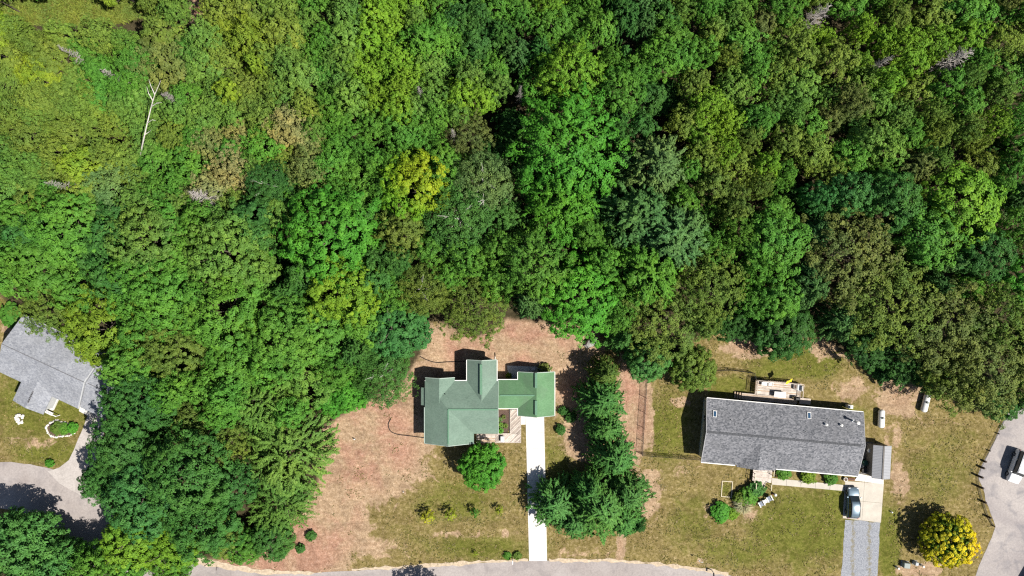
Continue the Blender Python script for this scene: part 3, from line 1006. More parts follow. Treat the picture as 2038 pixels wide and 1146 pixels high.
boards_poly(dk, [D(1016, 815), D(1036, 815), D(1036, 863), D(1016, 863)], math.radians(45), 0.15, 0.025, 0.25, 0.05, deckm)
boards_poly(dk, [D(986, 863.3), D(1036, 863.3), D(1036, 880), D(986, 880)], math.radians(45), 0.15, 0.025, 0.25, 0.05, deckm)
boards_poly(dk, [D(948, 863.3), D(985.7, 863.3), D(985.7, 880), D(948, 880)], math.radians(0), 0.15, 0.025, 0.25, 0.05, [M['wood_warm'], M['wood_pale'], WP2])
for a, b in (((1015.3, 815), (1015.3, 862.6)), ((990, 862.8), (1016, 862.8)), ((1036.6, 815), (1036.6, 881)), ((948, 880.8), (1036, 880.8))):
    p, q = Vector((*D(*a), 0.14)), Vector((*D(*b), 0.14))
    v = q - p
    MB().box((p + q) / 2, (v.length, 0.07, 0.26), math.atan2(v.y, v.x)).build('trim_board', WP2, dk)
tb = thing('patio_table', "small white table with grey rim on the front deck", 'table', (*G(1000, 872)[:2], 0.254))
MB().cham((0, 0, 0.45), (0.52, 0.8, 0.05), 0.01).build('top', M['white'], tb)
MB().prism([(-.3, -.44), (.3, -.44), (.3, .44), (-.3, .44)], 0.38, 0.42).build('rim', M['util_grey'], tb)
for x in (-.24, .24):
    for y in (-.36, .36):
        MB().box((x, y, 0.19), (0.05, 0.05, 0.38)).build('leg', M['util_grey'], tb)

# back deck of the grey house, in the house's own direction
bd = thing('back_deck', "warm brown plank deck with baluster railing behind the grey house", 'deck', (*G(1545, 780)[:2], 0), ang2)
bo = bd.location


def BD(px, py, z=0.8):
    p = G(px, py, z).xy - bo.xy
    return (p.dot(hu), p.dot(hv))


q0, q1 = BD(1505, 760), BD(1594, 792)
dx0, dx1 = BD(1503, 780)[0], BD(1594, 775)[0]
dy1 = BD(1530, 758)[1]
dy0 = BD(1530, 786)[1]
boards_poly(bd, [(dx0, dy0), (dx1, dy0), (dx1, dy1), (dx0, dy1)], 0, 0.14, 0.02, 0.8, 0.05, [M['wood_warm'], M['wood_pale'], WP2, WP2])
sx0 = BD(1476, 790)[0]
boards_poly(bd, [(sx0, dy0 - 1.0), (dx1 - 0.4, dy0 - 1.0), (dx1 - 0.4, dy0 - 0.02), (sx0, dy0 - 0.02)], 0, 0.14, 0.02, 0.79, 0.05, [M['wood_warm'], M['wood_pale'], WP3])
MB().box(((dx0 + dx1) / 2, dy1 + 0.03, 0.68), (dx1 - dx0, 0.05, 0.2)).build('rim_joist', M['wood_warm'], bd)
for s, x in ((-1, dx0 - 0.03), (1, dx1 + 0.03)):
    MB().box((x, (dy0 + dy1) / 2, 0.68), (0.05, dy1 - dy0, 0.2)).build('rim_joist', M['wood_warm'], bd)
for x in (sx0 + 0.1, dx0, (dx0 + dx1) / 2, dx1):
    for y in (dy0 - 0.9, dy1 - 0.05):
        MB().box((x, y, 0.37), (0.1, 0.1, 0.74)).build('post', M['wood_warm'], bd)
bal = MB().box((0, 0, 0.42), (0.05, 0.05, 0.84)).build('baluster', M['wood_pale'], bd)
bal.location = (dx0 - 0.02, dy0, 0.82)
ys = np.arange(dy0 + 0.16, dy1, 0.17)
for x in (dx0 - 0.02, dx1 + 0.02):
    for y in ys:
        inst(bal, 'baluster', bd, (x, y, 0.82))
for x in np.arange(dx0 + 0.1, dx1, 0.34):
    inst(bal, 'baluster', bd, (x, dy1 + 0.0, 0.82))
for x in (dx0 - 0.02, dx1 + 0.02):
    MB().box((x, (dy0 + dy1) / 2, 1.69), (0.09, dy1 - dy0, 0.04)).build('rail', M['wood_pale'], bd)
MB().box(((dx0 + dx1) / 2, dy1, 1.69), (dx1 - dx0, 0.09, 0.04)).build('rail', M['wood_pale'], bd)
for k in range(3):
    MB().box((sx0 - 0.16 - k * 0.32, dy0 - 0.5, 0.62 - k * 0.2), (0.28, 0.95, 0.05)).build('step', M['wood_warm'], bd)
MB().box((dx1 + 1.0, dy0 - 0.5, 0.3), (1.7, 0.9, 0.08)).build('step', M['wood_pale'], bd)
dl = lambda px, py, z=0.82: (*G(px, py, z)[:2], z)
t = thing('patio_table', "white rectangular table standing on the brown back deck", 'table', dl(1549, 784), ang2)
MB().cham((0, 0, 0.7), (1.75, 0.85, 0.05), 0.01).build('top', M['white'], t)
for x in (-.75, .75):
    for y in (-.33, .33):
        MB().box((x, y, 0.34), (0.06, 0.06, 0.68)).build('leg', M['white'], t)


def bench(name, label, cat, loc, rz, w, mat, matl, group=None, back=True, d=0.5):
    r = thing(name, label, cat, loc, rz, group)
    MB().cham((0, 0, 0.42), (w, d, 0.08), 0.03).build('seat', mat, r)
    if back:
        MB().box((0, d / 2 + 0.02, 0.68), (w, 0.07, 0.5), M=Matrix.Rotation(-0.2, 3, 'X')).build('backrest', mat, r)
    for s in (-1, 1):
        MB().box((s * (w / 2 + 0.04), 0, 0.6), (0.07, d + 0.1, 0.04)).build('arm', matl, r)
        for y in (-d / 2 + 0.04, d / 2 - 0.04):
            MB().box((s * (w / 2 + 0.03), y, 0.29), (0.05, 0.05, 0.58)).build('leg', matl, r)
    return r


bench('patio_bench', "white bench at the left end of the back deck", 'bench', dl(1520, 763), ang2, 0.9, M['white'], M['white'])
bench('patio_chair', "white chair beside the bench along the back deck rail", 'chair', dl(1531, 764), ang2, 0.6, M['white'], M['white'])
bench('deck_sofa', "white seat at the right end of the back deck", 'bench', dl(1588, 771), ang2 - PI / 2, 0.8, M['white'], M['util_grey'])
g = thing('planter_box', "white planter box in the right corner of the back deck", 'planter', dl(1581, 769), ang2)
MB().cham((0, 0, 0.22), (0.45, 0.7, 0.44), 0.04).build('box', M['white'], g)
MB().cham((0, 0, 0.42), (0.36, 0.6, 0.06), 0.01).build('soil', M['mulch'], g)
st = thing('grill', "dark cooking grill by the back deck steps", 'grill', dl(1583, 792), ang2)
MB().cham((0, 0, 0.75), (0.8, 0.5, 0.35), 0.14).build('lid', M['black_metal'], st)
MB().box((0, 0, 0.52), (0.85, 0.52, 0.1)).build('body', M['shed_wall'], st)
for x in (-.33, .33):
    for y in (-.2, .2):
        MB().box((x, y, 0.24), (0.05, 0.05, 0.48)).build('leg', M['black_metal'], st)
fl = thing('yellow_flag', "yellow flag flying from a pole at the back deck railing", 'flag', dl(1553, 758), 0)
MB().tube([(0, 0, 0), (0.15, 0.12, 2.0)], 0.02, 6).build('pole', M['white'], fl)
vs, fs = [], []
for i in range(9):
    for j in range(4):
        u, v = i / 8, j / 3
        vs.append((0.15 + u * 0.85, 0.12 + u * 0.5 + 0.06 * math.sin(u * 9 + v) - v * 0.5, 1.95 - v * 0.4 - 0.12 * u * math.sin(u * 5)))
for i in range(8):
    for j in range(3):
        a = i * 4 + j
        fs.append((a, a + 4, a + 5, a + 1))
fo = MB().add(vs, fs).build('cloth', M['yellow'], fl, True)
sm = fo.modifiers.new('thick', 'SOLIDIFY')
sm.thickness = 0.01

# front porch of the grey house
fp = thing('entry_porch', "pale plank entry porch with ramp and railings at the grey house door", 'porch', (*G(1518, 948)[:2], 0), ang2)
fo_ = fp.location


def FP(px, py, z=0.5):
    p = G(px, py, z).xy - fo_.xy
    return (p.dot(hu), p.dot(hv))


a, b = FP(1500, 928), FP(1535, 961)
boards_poly(fp, [(a[0], b[1]), (b[0], b[1]), (b[0], a[1] + 0.9), (a[0], a[1] + 0.9)], 0, 0.14, 0.02, 0.5, 0.05, [WP2, WP2, M['wood_pale']])
MB().box(((a[0] + b[0]) / 2, (a[1] + b[1]) / 2 + 0.45, 0.22), (b[0] - a[0] - 0.06, a[1] - b[1] + 0.8, 0.44)).build('base', M['wood_warm'], fp)
for k in range(3):
    MB().box(((a[0] + b[0]) / 2 - 0.1, b[1] - 0.17 - k * 0.3, 0.36 - k * 0.13), (1.5, 0.28, 0.05)).build('step', M['wood_pale'], fp)
for x, y0, y1 in ((a[0] + 0.05, b[1] + 0.05, b[1] + 1.35), (b[0] - 0.05, b[1] + 1.25, a[1] + 0.3), (b[0] - 0.25, b[1] - 0.9, b[1] - 0.05), (a[0] + 0.35, b[1] - 0.9, b[1] - 0.05)):
    MB().box((x, (y0 + y1) / 2, 1.38), (0.09, y1 - y0 + 0.08, 0.04)).build('rail', M['timber'], fp)
    for y in np.linspace(y0, y1, 3):
        MB().box((x, y, 0.7), (0.07, 0.07, 1.36)).build('post', M['wood_dark'], fp)
    MB().box((x, (y0 + y1) / 2, 0.95), (0.04, y1 - y0, 0.04)).build('rail', M['wood_dark'], fp)


# ------------------------------------------------------------------ fences
def chain_fence(name, label, pxs, h, spacing=2.6):
    pts = [Vector(P2(*p)) for p in pxs]
    root = thing(name, label, 'fence', (pts[0].x, pts[0].y, 0))
    o0 = pts[0]
    wires, rails = MB(), []
    post = None
    for a, b in zip(pts[:-1], pts[1:]):
        v = b - a
        L = v.length
        n = max(1, round(L / spacing))
        for k in range(n + (1 if b == pts[-1] else 0)):
            p = a + v * (k / n) - o0
            if post is None:
                post = MB().lathe([(0.035, 0), (0.035, h + 0.05), (0.05, h + 0.05), (0.02, h + 0.1)], (0, 0, 0), 8).build('post', M['black_metal'], root)
                post.location = (p.x, p.y, 0)
            else:
                inst(post, 'post', root, (p.x, p.y, 0))
        c = (a + b) / 2 - o0
        MB().tube([(*(a - o0), h), (*(b - o0), h)], 0.025, 6).build('top_rail', M['black_metal'], root)
        MB().tube([(*(a - o0), 0.06), (*(b - o0), 0.06)], 0.01, 4).build('bottom_wire', M['black_metal'], root)
        step = 0.14
        d = v / L
        t = -h
        while t < L:
            for sgn in (1, -1):
                s0, z0, s1, z1 = (t, 0.03, t + h, h) if sgn > 0 else (t + h, 0.03, t, h)
                # clip to 0..L
                lo, hi = min(s0, s1), max(s0, s1)
                cl, ch = max(lo, 0), min(hi, L)
                if ch - cl > 0.05:
                    za = z0 + (cl - s0) / (s1 - s0) * (z1 - z0)
                    zb = z0 + (ch - s0) / (s1 - s0) * (z1 - z0)
                    pa, pb = a + d * cl - o0, a + d * ch - o0
                    wires.tube([(pa.x, pa.y, za), (pb.x, pb.y, zb)], 0.005, 3, False)
            t += step
    w = wires.build('chain_link', M['black_metal'], root)
    w["kind"] = "stuff"
    return root


chain_fence('chain_link_fence', "black chain-link fence between the straw strip and the grey house lawn", [(1286, 742), (1283, 790), (1279, 850), (1276, 903), (1330, 907), (1394, 912)], 1.25)
chain_fence('chain_link_fence', "short black chain-link run behind the grey house near the back deck", [(1402, 738), (1450, 735), (1497, 741), (1500, 755)], 1.2)

# wooden posts and cable by the parking area
pf = thing('post_and_cable_fence', "line of black posts with cable between the lawn and parking area", 'fence', (*G(1944, 946)[:2], 0))
pfo = pf.location
chain_px = [(2001, 826), (1984, 862), (1967, 896), (1957, 917), (1951, 929), (1944.5, 946), (1945.5, 967), (1954, 997), (1964, 1027), (1976, 1046)]
cable = []
for i, p in enumerate(chain_px):
    g = G(*p)
    x, y = g.x - pfo.x, g.y - pfo.y
    big = 3 <= i <= 8
    h = (0.55, 0.55, 0.55, 0.65, 0.95, 1.35, 1.35, 1.0, 0.95, 0.5)[i]
    r = 0.17 if big else 0.09
    MB().lathe([(r, 0), (r * 0.95, h - 0.04), (r * 0.6, h)], (x, y, 0), 10).build('post', M['wood_dark'], pf, True)
    cable.append((x, y, 0.32))
MB().tube(cable, 0.035, 6).build('cable', M['black_metal'], pf)
cable2 = [(c[0], c[1], 0.12) for c in cable]
MB().tube(cable2, 0.03, 6).build('cable', M['black_metal'], pf)


# drain pipes lying on the ground
def drain(label, pts, r=0.065, name='drain_pipe'):
    w = [Vector((*P2(*p), r + 0.01)) for p in smooth_line(pts, 12)]
    o0 = w[0].copy()
    path, rs = [], []
    dist = 0
    # resample finely for corrugation
    for a, b in zip(w[:-1], w[1:]):
        L = (b - a).length
        n = max(1, int(L / 0.04))
        for k in range(n):
            path.append(a.lerp(b, k / n) - Vector((o0.x, o0.y, 0)))
            rs.append(r * (1.0 if len(rs) % 2 else 0.85))
    o = MB().tube(path, rs, 6).build(name, M['black_plastic'])
    o.location = (o0.x, o0.y, 0)
    tag(o, label, 'pipe')


drain("black corrugated pipe curving over straw soil left of the green-roofed house", [(778, 833), (773, 845), (778, 858), (792, 864), (815, 867), (846, 871)])
drain("black corrugated pipe running to the back corner of the green-roofed house", [(836, 709), (850, 716), (868, 721), (890, 720), (915, 719), (934, 718)])
o = thing('downspout_extension', "short white and black downspout extension behind the north gable", 'pipe', (*G(985, 716)[:2], 0.08))
MB().tube([(0, -0.2, 0), (0.05, 0.5, 0)], 0.05, 8).build('spout', M['white'], o)
MB().tube([(0.05, 0.5, 0), (0.0, 1.1, 0)], 0.065, 8).build('hose', M['black_plastic'], o)


# ------------------------------------------------------------------ vehicles
def loft(rings):
    m = MB()
    n = len(rings[0])
    vs = [v for r in rings for v in r]
    fs = []
    for i in range(len(rings) - 1):
        for k in range(n - 1):
            fs.append((i * n + k, i * n + k + 1, (i + 1) * n + k + 1, (i + 1) * n + k))
        fs.append((i * n + n - 1, i * n, (i + 1) * n, (i + 1) * n + n - 1))
    fs.append(tuple(range(n - 1, -1, -1)))
    fs.append(tuple(range((len(rings) - 1) * n, len(rings) * n)))
    return m.add(vs, fs)


def rrect(y, w, z0, z1, r=0.18, n=4, taper=0.0):
    """rounded rectangle section in xz at station y"""
    pts = []
    hw = w / 2
    r = min(r, (z1 - z0) / 2.1, hw * .9)
    for cx, cz, a0 in ((hw - r, z1 - r, 0), (-hw + r, z1 - r, 90), (-hw + r, z0 + r, 180), (hw - r, z0 + r, 270)):
        for k in range(n + 1):
            a = math.radians(a0 + 90 * k / n)
            z = cz + r * math.sin(a)
            x = cx + r * math.cos(a)
            x *= 1 - taper * (z - z0) / (z1 - z0)
            pts.append((x, y, z))
    return pts


def suv(name, label, loc, rz, paint, L=4.7, Wd=1.85, Ht=1.68, boxy=False):
    """front towards +y"""
    r = thing(name, label, 'car', loc, rz)
    k = L / 4.7
    h = Ht / 1.68
    bz = 1.0 * h
    st = [(-2.35, .86, .45, .80), (-2.30, .95, .36, .92), (-2.1, .99, .30, .99), (-1.2, 1.0, .26, 1.02), (0, 1.0, .25, 1.0), (.8, 1.0, .25, .98), (1.3, .99, .28, .95), (1.8, .96, .30, .88), (2.15, .90, .34, .80), (2.3, .80, .40, .70), (2.36, .68, .44, .62)]
    loft([rrect(y * k, Wd * w, z0, z1 * h, .2, 4, .06) for y, w, z0, z1 in st]).build('body', paint, r, True)
    if boxy:
        cs = [(-2.25, .88, .9, 1.5), (-2.12, .9, .9, 1.68), (-1.0, .9, .9, 1.7), (.3, .9, .9, 1.7), (.75, .88, .9, 1.62), (1.15, .86, .9, 1.02)]
    else:
        cs = [(-2.2, .80, .9, 1.12), (-1.95, .84, .9, 1.5), (-1.4, .86, .9, 1.64), (-.5, .88, .9, 1.68), (.1, .88, .9, 1.65), (.45, .87, .9, 1.52), (1.15, .84, .9, .99)]
    loft([rrect(y * k, Wd * w, z0 * h, z1 * h, .1, 3, .05 if boxy else .13) for y, w, z0, z1 in cs]).build('window_glass', M['glass'], r, False)
    roof_st = [c for c in cs if c[3] > 1.45]
    rr = loft([rrect(y * k, Wd * w * (.9 if boxy else .80), z1 * h - .07, z1 * h + .018, .07, 3, .05) for y, w, z0, z1 in roof_st]).build('roof', paint, r, True)
    for s in (-1, 1):
        y0, y1 = roof_st[0][0] * k + .1, roof_st[-1][0] * k - .1
        MB().box((s * Wd * .33, (y0 + y1) / 2, Ht + .05), (.04, y1 - y0, .04)).build('roof_rail', M['black_metal'], r)
        # pillars
        for y in (-.95, .05):
            MB().box((s * Wd * .405, y * k, 1.28 * h), (.05, .09, .64 * h), M=Matrix.Rotation(-s * .22, 3, 'Y')).build('pillar', paint, r)
        mr = MB().cham((s * (Wd / 2 + .1), .95 * k, 1.02 * h), (.22, .12, .16), .04).build('mirror', paint, r)
        hl = MB().cham((s * Wd * .33, 2.19 * k, .70 * h), (.36, .2, .14), .05).build('headlight', M['lamp_clear'], r)
        tl = MB().cham((s * Wd * .39, -2.28 * k, .86 * h), (.22, .12, .2), .04).build('taillight', M['lamp_red'], r)
        for y in (-1.45, 1.42):
            Mw = Matrix.Rotation(PI / 2, 3, 'Y')
            w = MB().lathe([(.2, -.11), (.33, -.11), (.35, -.06), (.35, .06), (.33, .11), (.2, .11)], (s * (Wd / 2 - .1), y * k, .35), 18, Mw).build('wheel', M['tyre'], r, True)
            MB().lathe([(.05, -.115), (.21, -.112), (.21, .112), (.05, .115)], (s * (Wd / 2 - .1), y * k, .35), 14, Mw).build('rim', M['rim'], w)
    MB().box((0, 2.33 * k, .52 * h), (1.0, .06, .14)).build('grille', M['black_metal'], r)
    MB().box((0, -2.36 * k, .50 * h), (1.5, .08, .14)).build('bumper', M['black_plastic'], r)
    MB().box((0, 1.05 * k, 1.0 * h), (1.3, .04, .03)).build('wiper_cowl', M['black_plastic'], r)
    return r


suv('parked_car', "blue-grey estate car parked on the concrete pad", (*G(1697, 1000, .6)[:2], 0.035), math.radians(-2), M['car_blue'])
suv('parked_car', "boxy white vehicle cut by the right edge on the parking area", (*G(2027, 929, .8)[:2], 0.024), math.radians(160), M['car_white'], 5.1, 2.0, 1.95, True)
suv('parked_car', "white vehicle only just showing in the bottom right corner", (*G(2060, 1158, .8)[:2], 0.024), math.radians(150), M['car_white'], 4.9, 1.95, 1.7, True)


# ------------------------------------------------------------------ tanks and boxes
def tank(label, px, py, rz, L=2.85, R=0.47):
    r = thing('propane_tank', label, 'tank', (*G(px, py, .6)[:2], 0), rz, 'white propane tanks')
    prof = []
    for k in range(7):
        a = PI / 2 * k / 6
        prof.append((max(.02, R * math.sin(a)), -L / 2 + R * .75 * (1 - math.cos(a))))
    prof += [(p[0], -p[1]) for p in prof[::-1]]
    MB().lathe(prof, (0, 0, .62), 20, Matrix.Rotation(-PI / 2, 3, 'X')).build('shell', M['tank'], r, True)
    d = MB().lathe([(.19, .0), (.19, .12), (.15, .18), (.03, .2)], (0, .15, 1.06), 14).build('valve_dome', M['util_green'], r, True)
    for y in (-.85, .85):
        MB().box((0, y, .12), (.5, .16, .24)).build('saddle', M['stone_grey'], r)


tank("white propane tank standing upright in the picture next to the grey house", 1754, 833, math.radians(-2))
tank("tilted white propane tank nearest the dark trees", 1842, 802, math.radians(-14))


def pedestal(name, label, px, py, d, mat, rz=0.0, lid=True):
    r = thing(name, label, 'utility box', (*G(px, py)[:2], 0), rz)
    MB().cham((0, 0, d[2] / 2), d, 0.06).build('cabinet', mat, r)
    MB().box((0, 0, 0.03), (d[0] + .2, d[1] + .2, .06)).build('pad', M['stone_grey'], r)
    MB().box((0, -d[1] / 2 - 0.012, d[2] * .55), (d[0] * .8, .02, d[2] * .7)).build('door', mat, r)
    return r


pedestal('utility_cabinet', "largest grey-green utility cabinet beside the golden bush", 1800, 1122, (0.95, 0.8, 0.8), M['util_green'], -.12)
pedestal('utility_cabinet', "smaller pale grey cabinet right of the grey-green one", 1820, 1119, (0.5, 0.5, 0.75), M['util_grey'], -.25)


def white_post(name, label, cat, px, py, h, r=0.1, mat='white'):
    o = thing(name, label, cat, (*G(px, py)[:2], 0))
    MB().lathe([(r, 0), (r, h - .1), (r * 1.15, h - .1), (r * 1.15, h - .03), (r * .4, h)], (0, 0, 0), 12).build('post', M[mat], o, True)
    MB().lathe([(r * 1.6, 0), (r * 1.3, .06)], (0, 0, 0), 12).build('base', M['stone_grey'], o)
    return o


white_post('service_post', "white service post left of the utility cabinets", 'post', 1784, 1128, 0.7, 0.14)
white_post('service_post', "white service post right of the utility cabinets", 'post', 1833, 1124, 0.75, 0.14)
white_post('marker_post', "small white marker post on the lawn right of the pad", 'post', 1773, 1018, 0.45, 0.1)
white_post('well_cap', "small dark and white pipe stub on the straw soil", 'pipe', 706, 873, 0.5, 0.09)
white_post('marker_post', "tiny pale stub on the front lawn above the saplings", 'post', 803, 978, 0.35, 0.06)
# crook-shaped hanger post and mailbox by the lane
hk = thing('hanger_post', "slim white garden hanger pole near the lane below the grey house", 'post', (*G(1394, 1110)[:2], 0))
arc = [(0, 0, 0), (0, 0, 1.5)] + [(-.25 + .25 * math.cos(a), 0.02, 1.5 + .25 * math.sin(a)) for a in np.linspace(.3, PI, 7)] + [(-.5, 0.02, 1.35)]
MB().tube(arc, .035, 6).build('pole', M['white'], hk)
MB().lathe([(.09, 0), (.12, .15), (.02, .25)], (-.5, .02, 1.1), 10).build('lantern', M['white'], hk)


def mailbox(label, px, py, rz, mat, post_mat):
    r = thing('mailbox', label, 'mailbox', (*G(px, py)[:2], 0), rz)
    MB().box((0, 0, .55), (.1, .1, 1.1)).build('post', post_mat, r)
    MB().box((0, -.2, 1.06), (.09, .6, .08)).build('arm', post_mat, r)
    pr = [(-.09, 0), (.09, 0), (.09, .12)] + [(.09 * math.cos(a), .12 + .09 * math.sin(a)) for a in np.linspace(.4, PI - .4, 5)] + [(-.09, .12)]
    vs = [(x, y, 1.1 + z) for y in (-.5, .02) for x, z in pr]
    n = len(pr)
    MB().add(vs, [tuple(range(n)), tuple(range(2 * n - 1, n - 1, -1))] + [(i, n + i, n + (i + 1) % n, (i + 1) % n) for i in range(n)]).build('box', mat, r)
    MB().box((.1, -.3, 1.25), (.015, .12, .05)).build('flag', M['lamp_red'], r)


mailbox("dark mailbox with white post at the lane edge below the grey house", 1416, 1134, 0, M['black_metal'], M['white'])
mailbox("white mailbox post between two leafy plants beside the driveway end", 1020, 1110, 0, M['white'], M['white'])
# lumber frame
lf = thing('lumber_frame', "rectangle of pale timber boards lying on the grey house lawn", 'frame', (*G(1446.5, 973)[:2], 0), math.radians(-4))
for c, d in (((0, 1.18, .05), (1.65, .1, .1)), ((0, -1.18, .05), (1.65, .1, .1)), ((-.78, 0, .05), (.1, 2.26, .1)), ((.78, 0, .05), (.1, 2.26, .1))):
    MB().box(c, d).build('board', M['timber'], lf)


def lounge(label, px, py, rz):
    r = thing('lounge_chair', label, 'chair', (*G(px, py, .3)[:2], 0), rz, 'grey lounge chairs beside the shrub bed')
    for k in range(5):
        MB().box((0, -.32 + k * .14, .36 - k * .025), (.56, .12, .03)).build('seat_slat', M['chair_grey'], r)
    for k in range(5):
        MB().box((-.24 + k * .12, .46, .66), (.105, .03, .85), M=Matrix.Rotation(-.42, 3, 'X')).build('back_slat', M['chair_grey'], r)
    for s in (-1, 1):
        MB().box((s * .37, .02, .58), (.13, .86, .03)).build('arm', M['white'], r)
        for y in (-.35, .33):
            MB().box((s * .35, y, .28), (.05, .09, .56)).build('leg', M['white'], r)


lounge("grey lounge chair with white arms, farther from the walkway", 1515, 1002, math.radians(28))
lounge("grey lounge chair with white arms, nearer the walkway", 1531, 992, math.radians(28))
t = thing('side_table', "low white side table between the two grey lounge chairs", 'table', (*G(1523, 997, .3)[:2], 0), math.radians(28))
MB().cham((0, 0, .45), (.5, .55, .04), .01).build('top', M['white'], t)
for x in (-.2, .2):
    for y in (-.22, .22):
        MB().box((x, y, .215), (.04, .04, .43)).build('leg', M['white'], t)
t = thing('garden_ornament', "small pale ornament standing near the lounge chairs", 'ornament', (*G(1541, 983)[:2], 0), .6)
MB().lathe([(.16, 0), (.12, .08), (.1, .4), (.2, .5), (.22, .58), (.05, .6)], (0, 0, 0), 12).build('bird_bath', M['stone_white'], t, True)
MB().cham((-.25, .15, .06), (.3, .2, .12), .03).build('base_stone', M['terracotta'], t)


# clutter in the gap between the grey house and the shed
def bin_(label, px, py, mat, rz=0, name='wheeled_bin'):
    r = thing(name, label, 'bin', (*G(px, py, .8)[:2], 0.03), rz)
    vs = []
    for z, s in ((0, .5), (.9, .62)):
        vs += [(-s / 2, -s / 2, z), (s / 2, -s / 2, z), (s / 2, s / 2, z), (-s / 2, s / 2, z)]
    MB().add(vs, [(3, 2, 1, 0), (4, 5, 6, 7), (0, 1, 5, 4), (1, 2, 6, 5), (2, 3, 7, 6), (3, 0, 4, 7)]).build('body', mat, r)
    MB().cham((0, 0, .95), (.68, .72, .1), .05).build('lid', mat, r)
    for s in (-1, 1):
        MB().lathe([(.1, -.03), (.1, .03)], (s * .28, .28, .1), 12, Matrix.Rotation(PI / 2, 3, 'Y')).build('wheel', M['tyre'], r)
    MB().box((0, .36, .88), (.5, .04, .04)).build('handle', mat, r)


def bucket(label, px, py, r0=.2, h=.35, name='bucket', mat='white', z=0.03):
    r = thing(name, label, 'bucket', (*G(px, py, h)[:2], z))
    MB().lathe([(r0 * .8, 0), (r0, h), (r0 * .92, h), (r0 * .75, .05)], (0, 0, 0), 14).build('shell', M[mat], r, True)
    MB().tube([(-r0, 0, h - .03), (-r0 * .7, .1, h + .12), (0, .14, h + .16), (r0 * .7, .1, h + .12), (r0, 0, h - .03)], .01, 5).build('handle', M['galv'], r)


slabs('side_yard', "dark paved strip between the grey house and the metal shed", split_quad((1717, 878), (1737, 880), (1730, 945), (1712, 943), 1, 4), 0.03, M['shed_wall'])
slabs('white_step', "bright white concrete apron strip between house corner and shed", split_quad((1709, 942), (1758, 952), (1758, 963), (1700, 956), 3, 1), 0.12, M['concrete_white'])
bin_("dark green wheeled bin in the gap beside the shed", 1722, 921, M['bin_green'], .3)
bin_("black wheeled bin in the gap by the bright apron", 1719, 936, M['black_plastic'], .1)
bucket("white bucket by the house wall opposite the shed", 1716, 911, .22, .4)
bucket("larger white tub by the house wall near the green bin", 1716, 927, .3, .4, 'tub')
bucket("small white pail near the bright apron", 1723, 940, .17, .3, 'pail')
gr = thing('kettle_grill', "round pale kettle grill at the back of the shed gap", 'grill', (*G(1725, 894)[:2], 0.03))
MB().lathe([(.05, 0), (.3, .12), (.36, .3), (.34, .38), (.2, .52), (.04, .56)], (0, 0, .5), 18).build('bowl', M['galv'], gr, True)
for k in range(3):
    a = k * 2.1
    MB().tube([(.2 * math.cos(a), .2 * math.sin(a), .6), (.34 * math.cos(a), .34 * math.sin(a), 0)], .02, 6).build('leg', M['black_metal'], gr)
pl = thing('planter_tub', "white tub planter at the front wall beside the pad", 'planter', (*G(1681, 953)[:2], 0))
MB().lathe([(.24, 0), (.32, .4), (.28, .4), (.26, .33)], (0, 0, 0), 14).build('tub', M['white'], pl, True)
MB().lathe([(.27, .32), (.1, .36)], (0, 0, 0), 14).build('soil', M['mulch'], pl)
pt = thing('terracotta_trough', "long terracotta planter against the front wall near the pad", 'planter', (*G(1693, 953)[:2], 0), ang2)
MB().cham((0, 0, .15), (.95, .32, .3), .03).build('trough', M['terracotta'], pt)
MB().box((0, 0, .3), (.85, .22, .02)).build('soil', M['mulch'], pt)

# patio furniture behind the green garage
bench('patio_chair', "pale patio chair on the shaded patio behind the garage, left one", 'chair', (*G(1061, 733)[:2], .045), .2, .55, M['white'], M['util_grey'])
bench('patio_chair', "blue-grey patio chair on the shaded patio behind the garage, right one", 'chair', (*G(1072, 737)[:2], .045), -.3, .55, M['chair_grey'], M['util_grey'])
# big stones: white rock pile on the left lawn, stone ring, grey stand-in by trees
stone_meshes = []
for k in range(5):
    m = MB()
    vs, fs = [], []
    n, rows = 7, 4
    for i in range(rows + 1):
        ph = PI * i / rows
        for j in range(n):
            th = 2 * PI * j / n
            p = Vector((math.sin(ph) * math.cos(th), math.sin(ph) * math.sin(th), math.cos(ph) * .7))
            p *= 1 + .3 * noise.noise(p * 1.7 + Vector((k * 7.1, 0, 0)))
            vs.append(p)
    for i in range(rows):
        for j in range(n):
            fs.append((i * n + j, (i + 1) * n + j, (i + 1) * n + (j + 1) % n, i * n + (j + 1) % n))
    m.add(vs, fs)
    me = bpy.data.meshes.new('stone')
    me.from_pydata([v[:] for v in m.v], [], m.f)
    stone_meshes.append(me)
stone_w, stone_g = [], []
for me in stone_meshes:
    a = me.copy(); a.materials.append(M['stone_white']); stone_w.append(a)
    a = me.copy(); a.materials.append(M['stone_grey']); stone_g.append(a)
ring = thing('stone_edging', "ring of white stones edging the planting bed on the left lawn", 'edging', (*G(122, 852)[:2], 0))
for p in smooth_line([(94, 847), (111, 837), (120, 839), (136, 843), (151, 848), (151, 857), (141, 866), (124, 868), (108, 869), (96, 861)], 5, True):
    g = G(*p) - ring.location
    s = rng.uniform(.13, .24)
    inst(rng.choice(stone_w), 'stone', ring, (g.x + rng.uniform(-.06, .06), g.y + rng.uniform(-.06, .06), .06), rng.uniform(0, 6), (s, s * .8, s))
pile = thing('rock_pile', "round heap of white rocks on the left lawn", 'rocks', (*G(41, 833)[:2], 0))
for k in range(30):
    a, d = rng.uniform(0, 6.28), .72 * math.sqrt(rng.random())
    s = rng.uniform(.13, .26)
    inst(rng.choice(stone_w), 'stone', pile, (d * math.cos(a), d * math.sin(a), .08 + .28 * (1 - d)), rng.uniform(0, 6), (s, s * .9, s * .8))
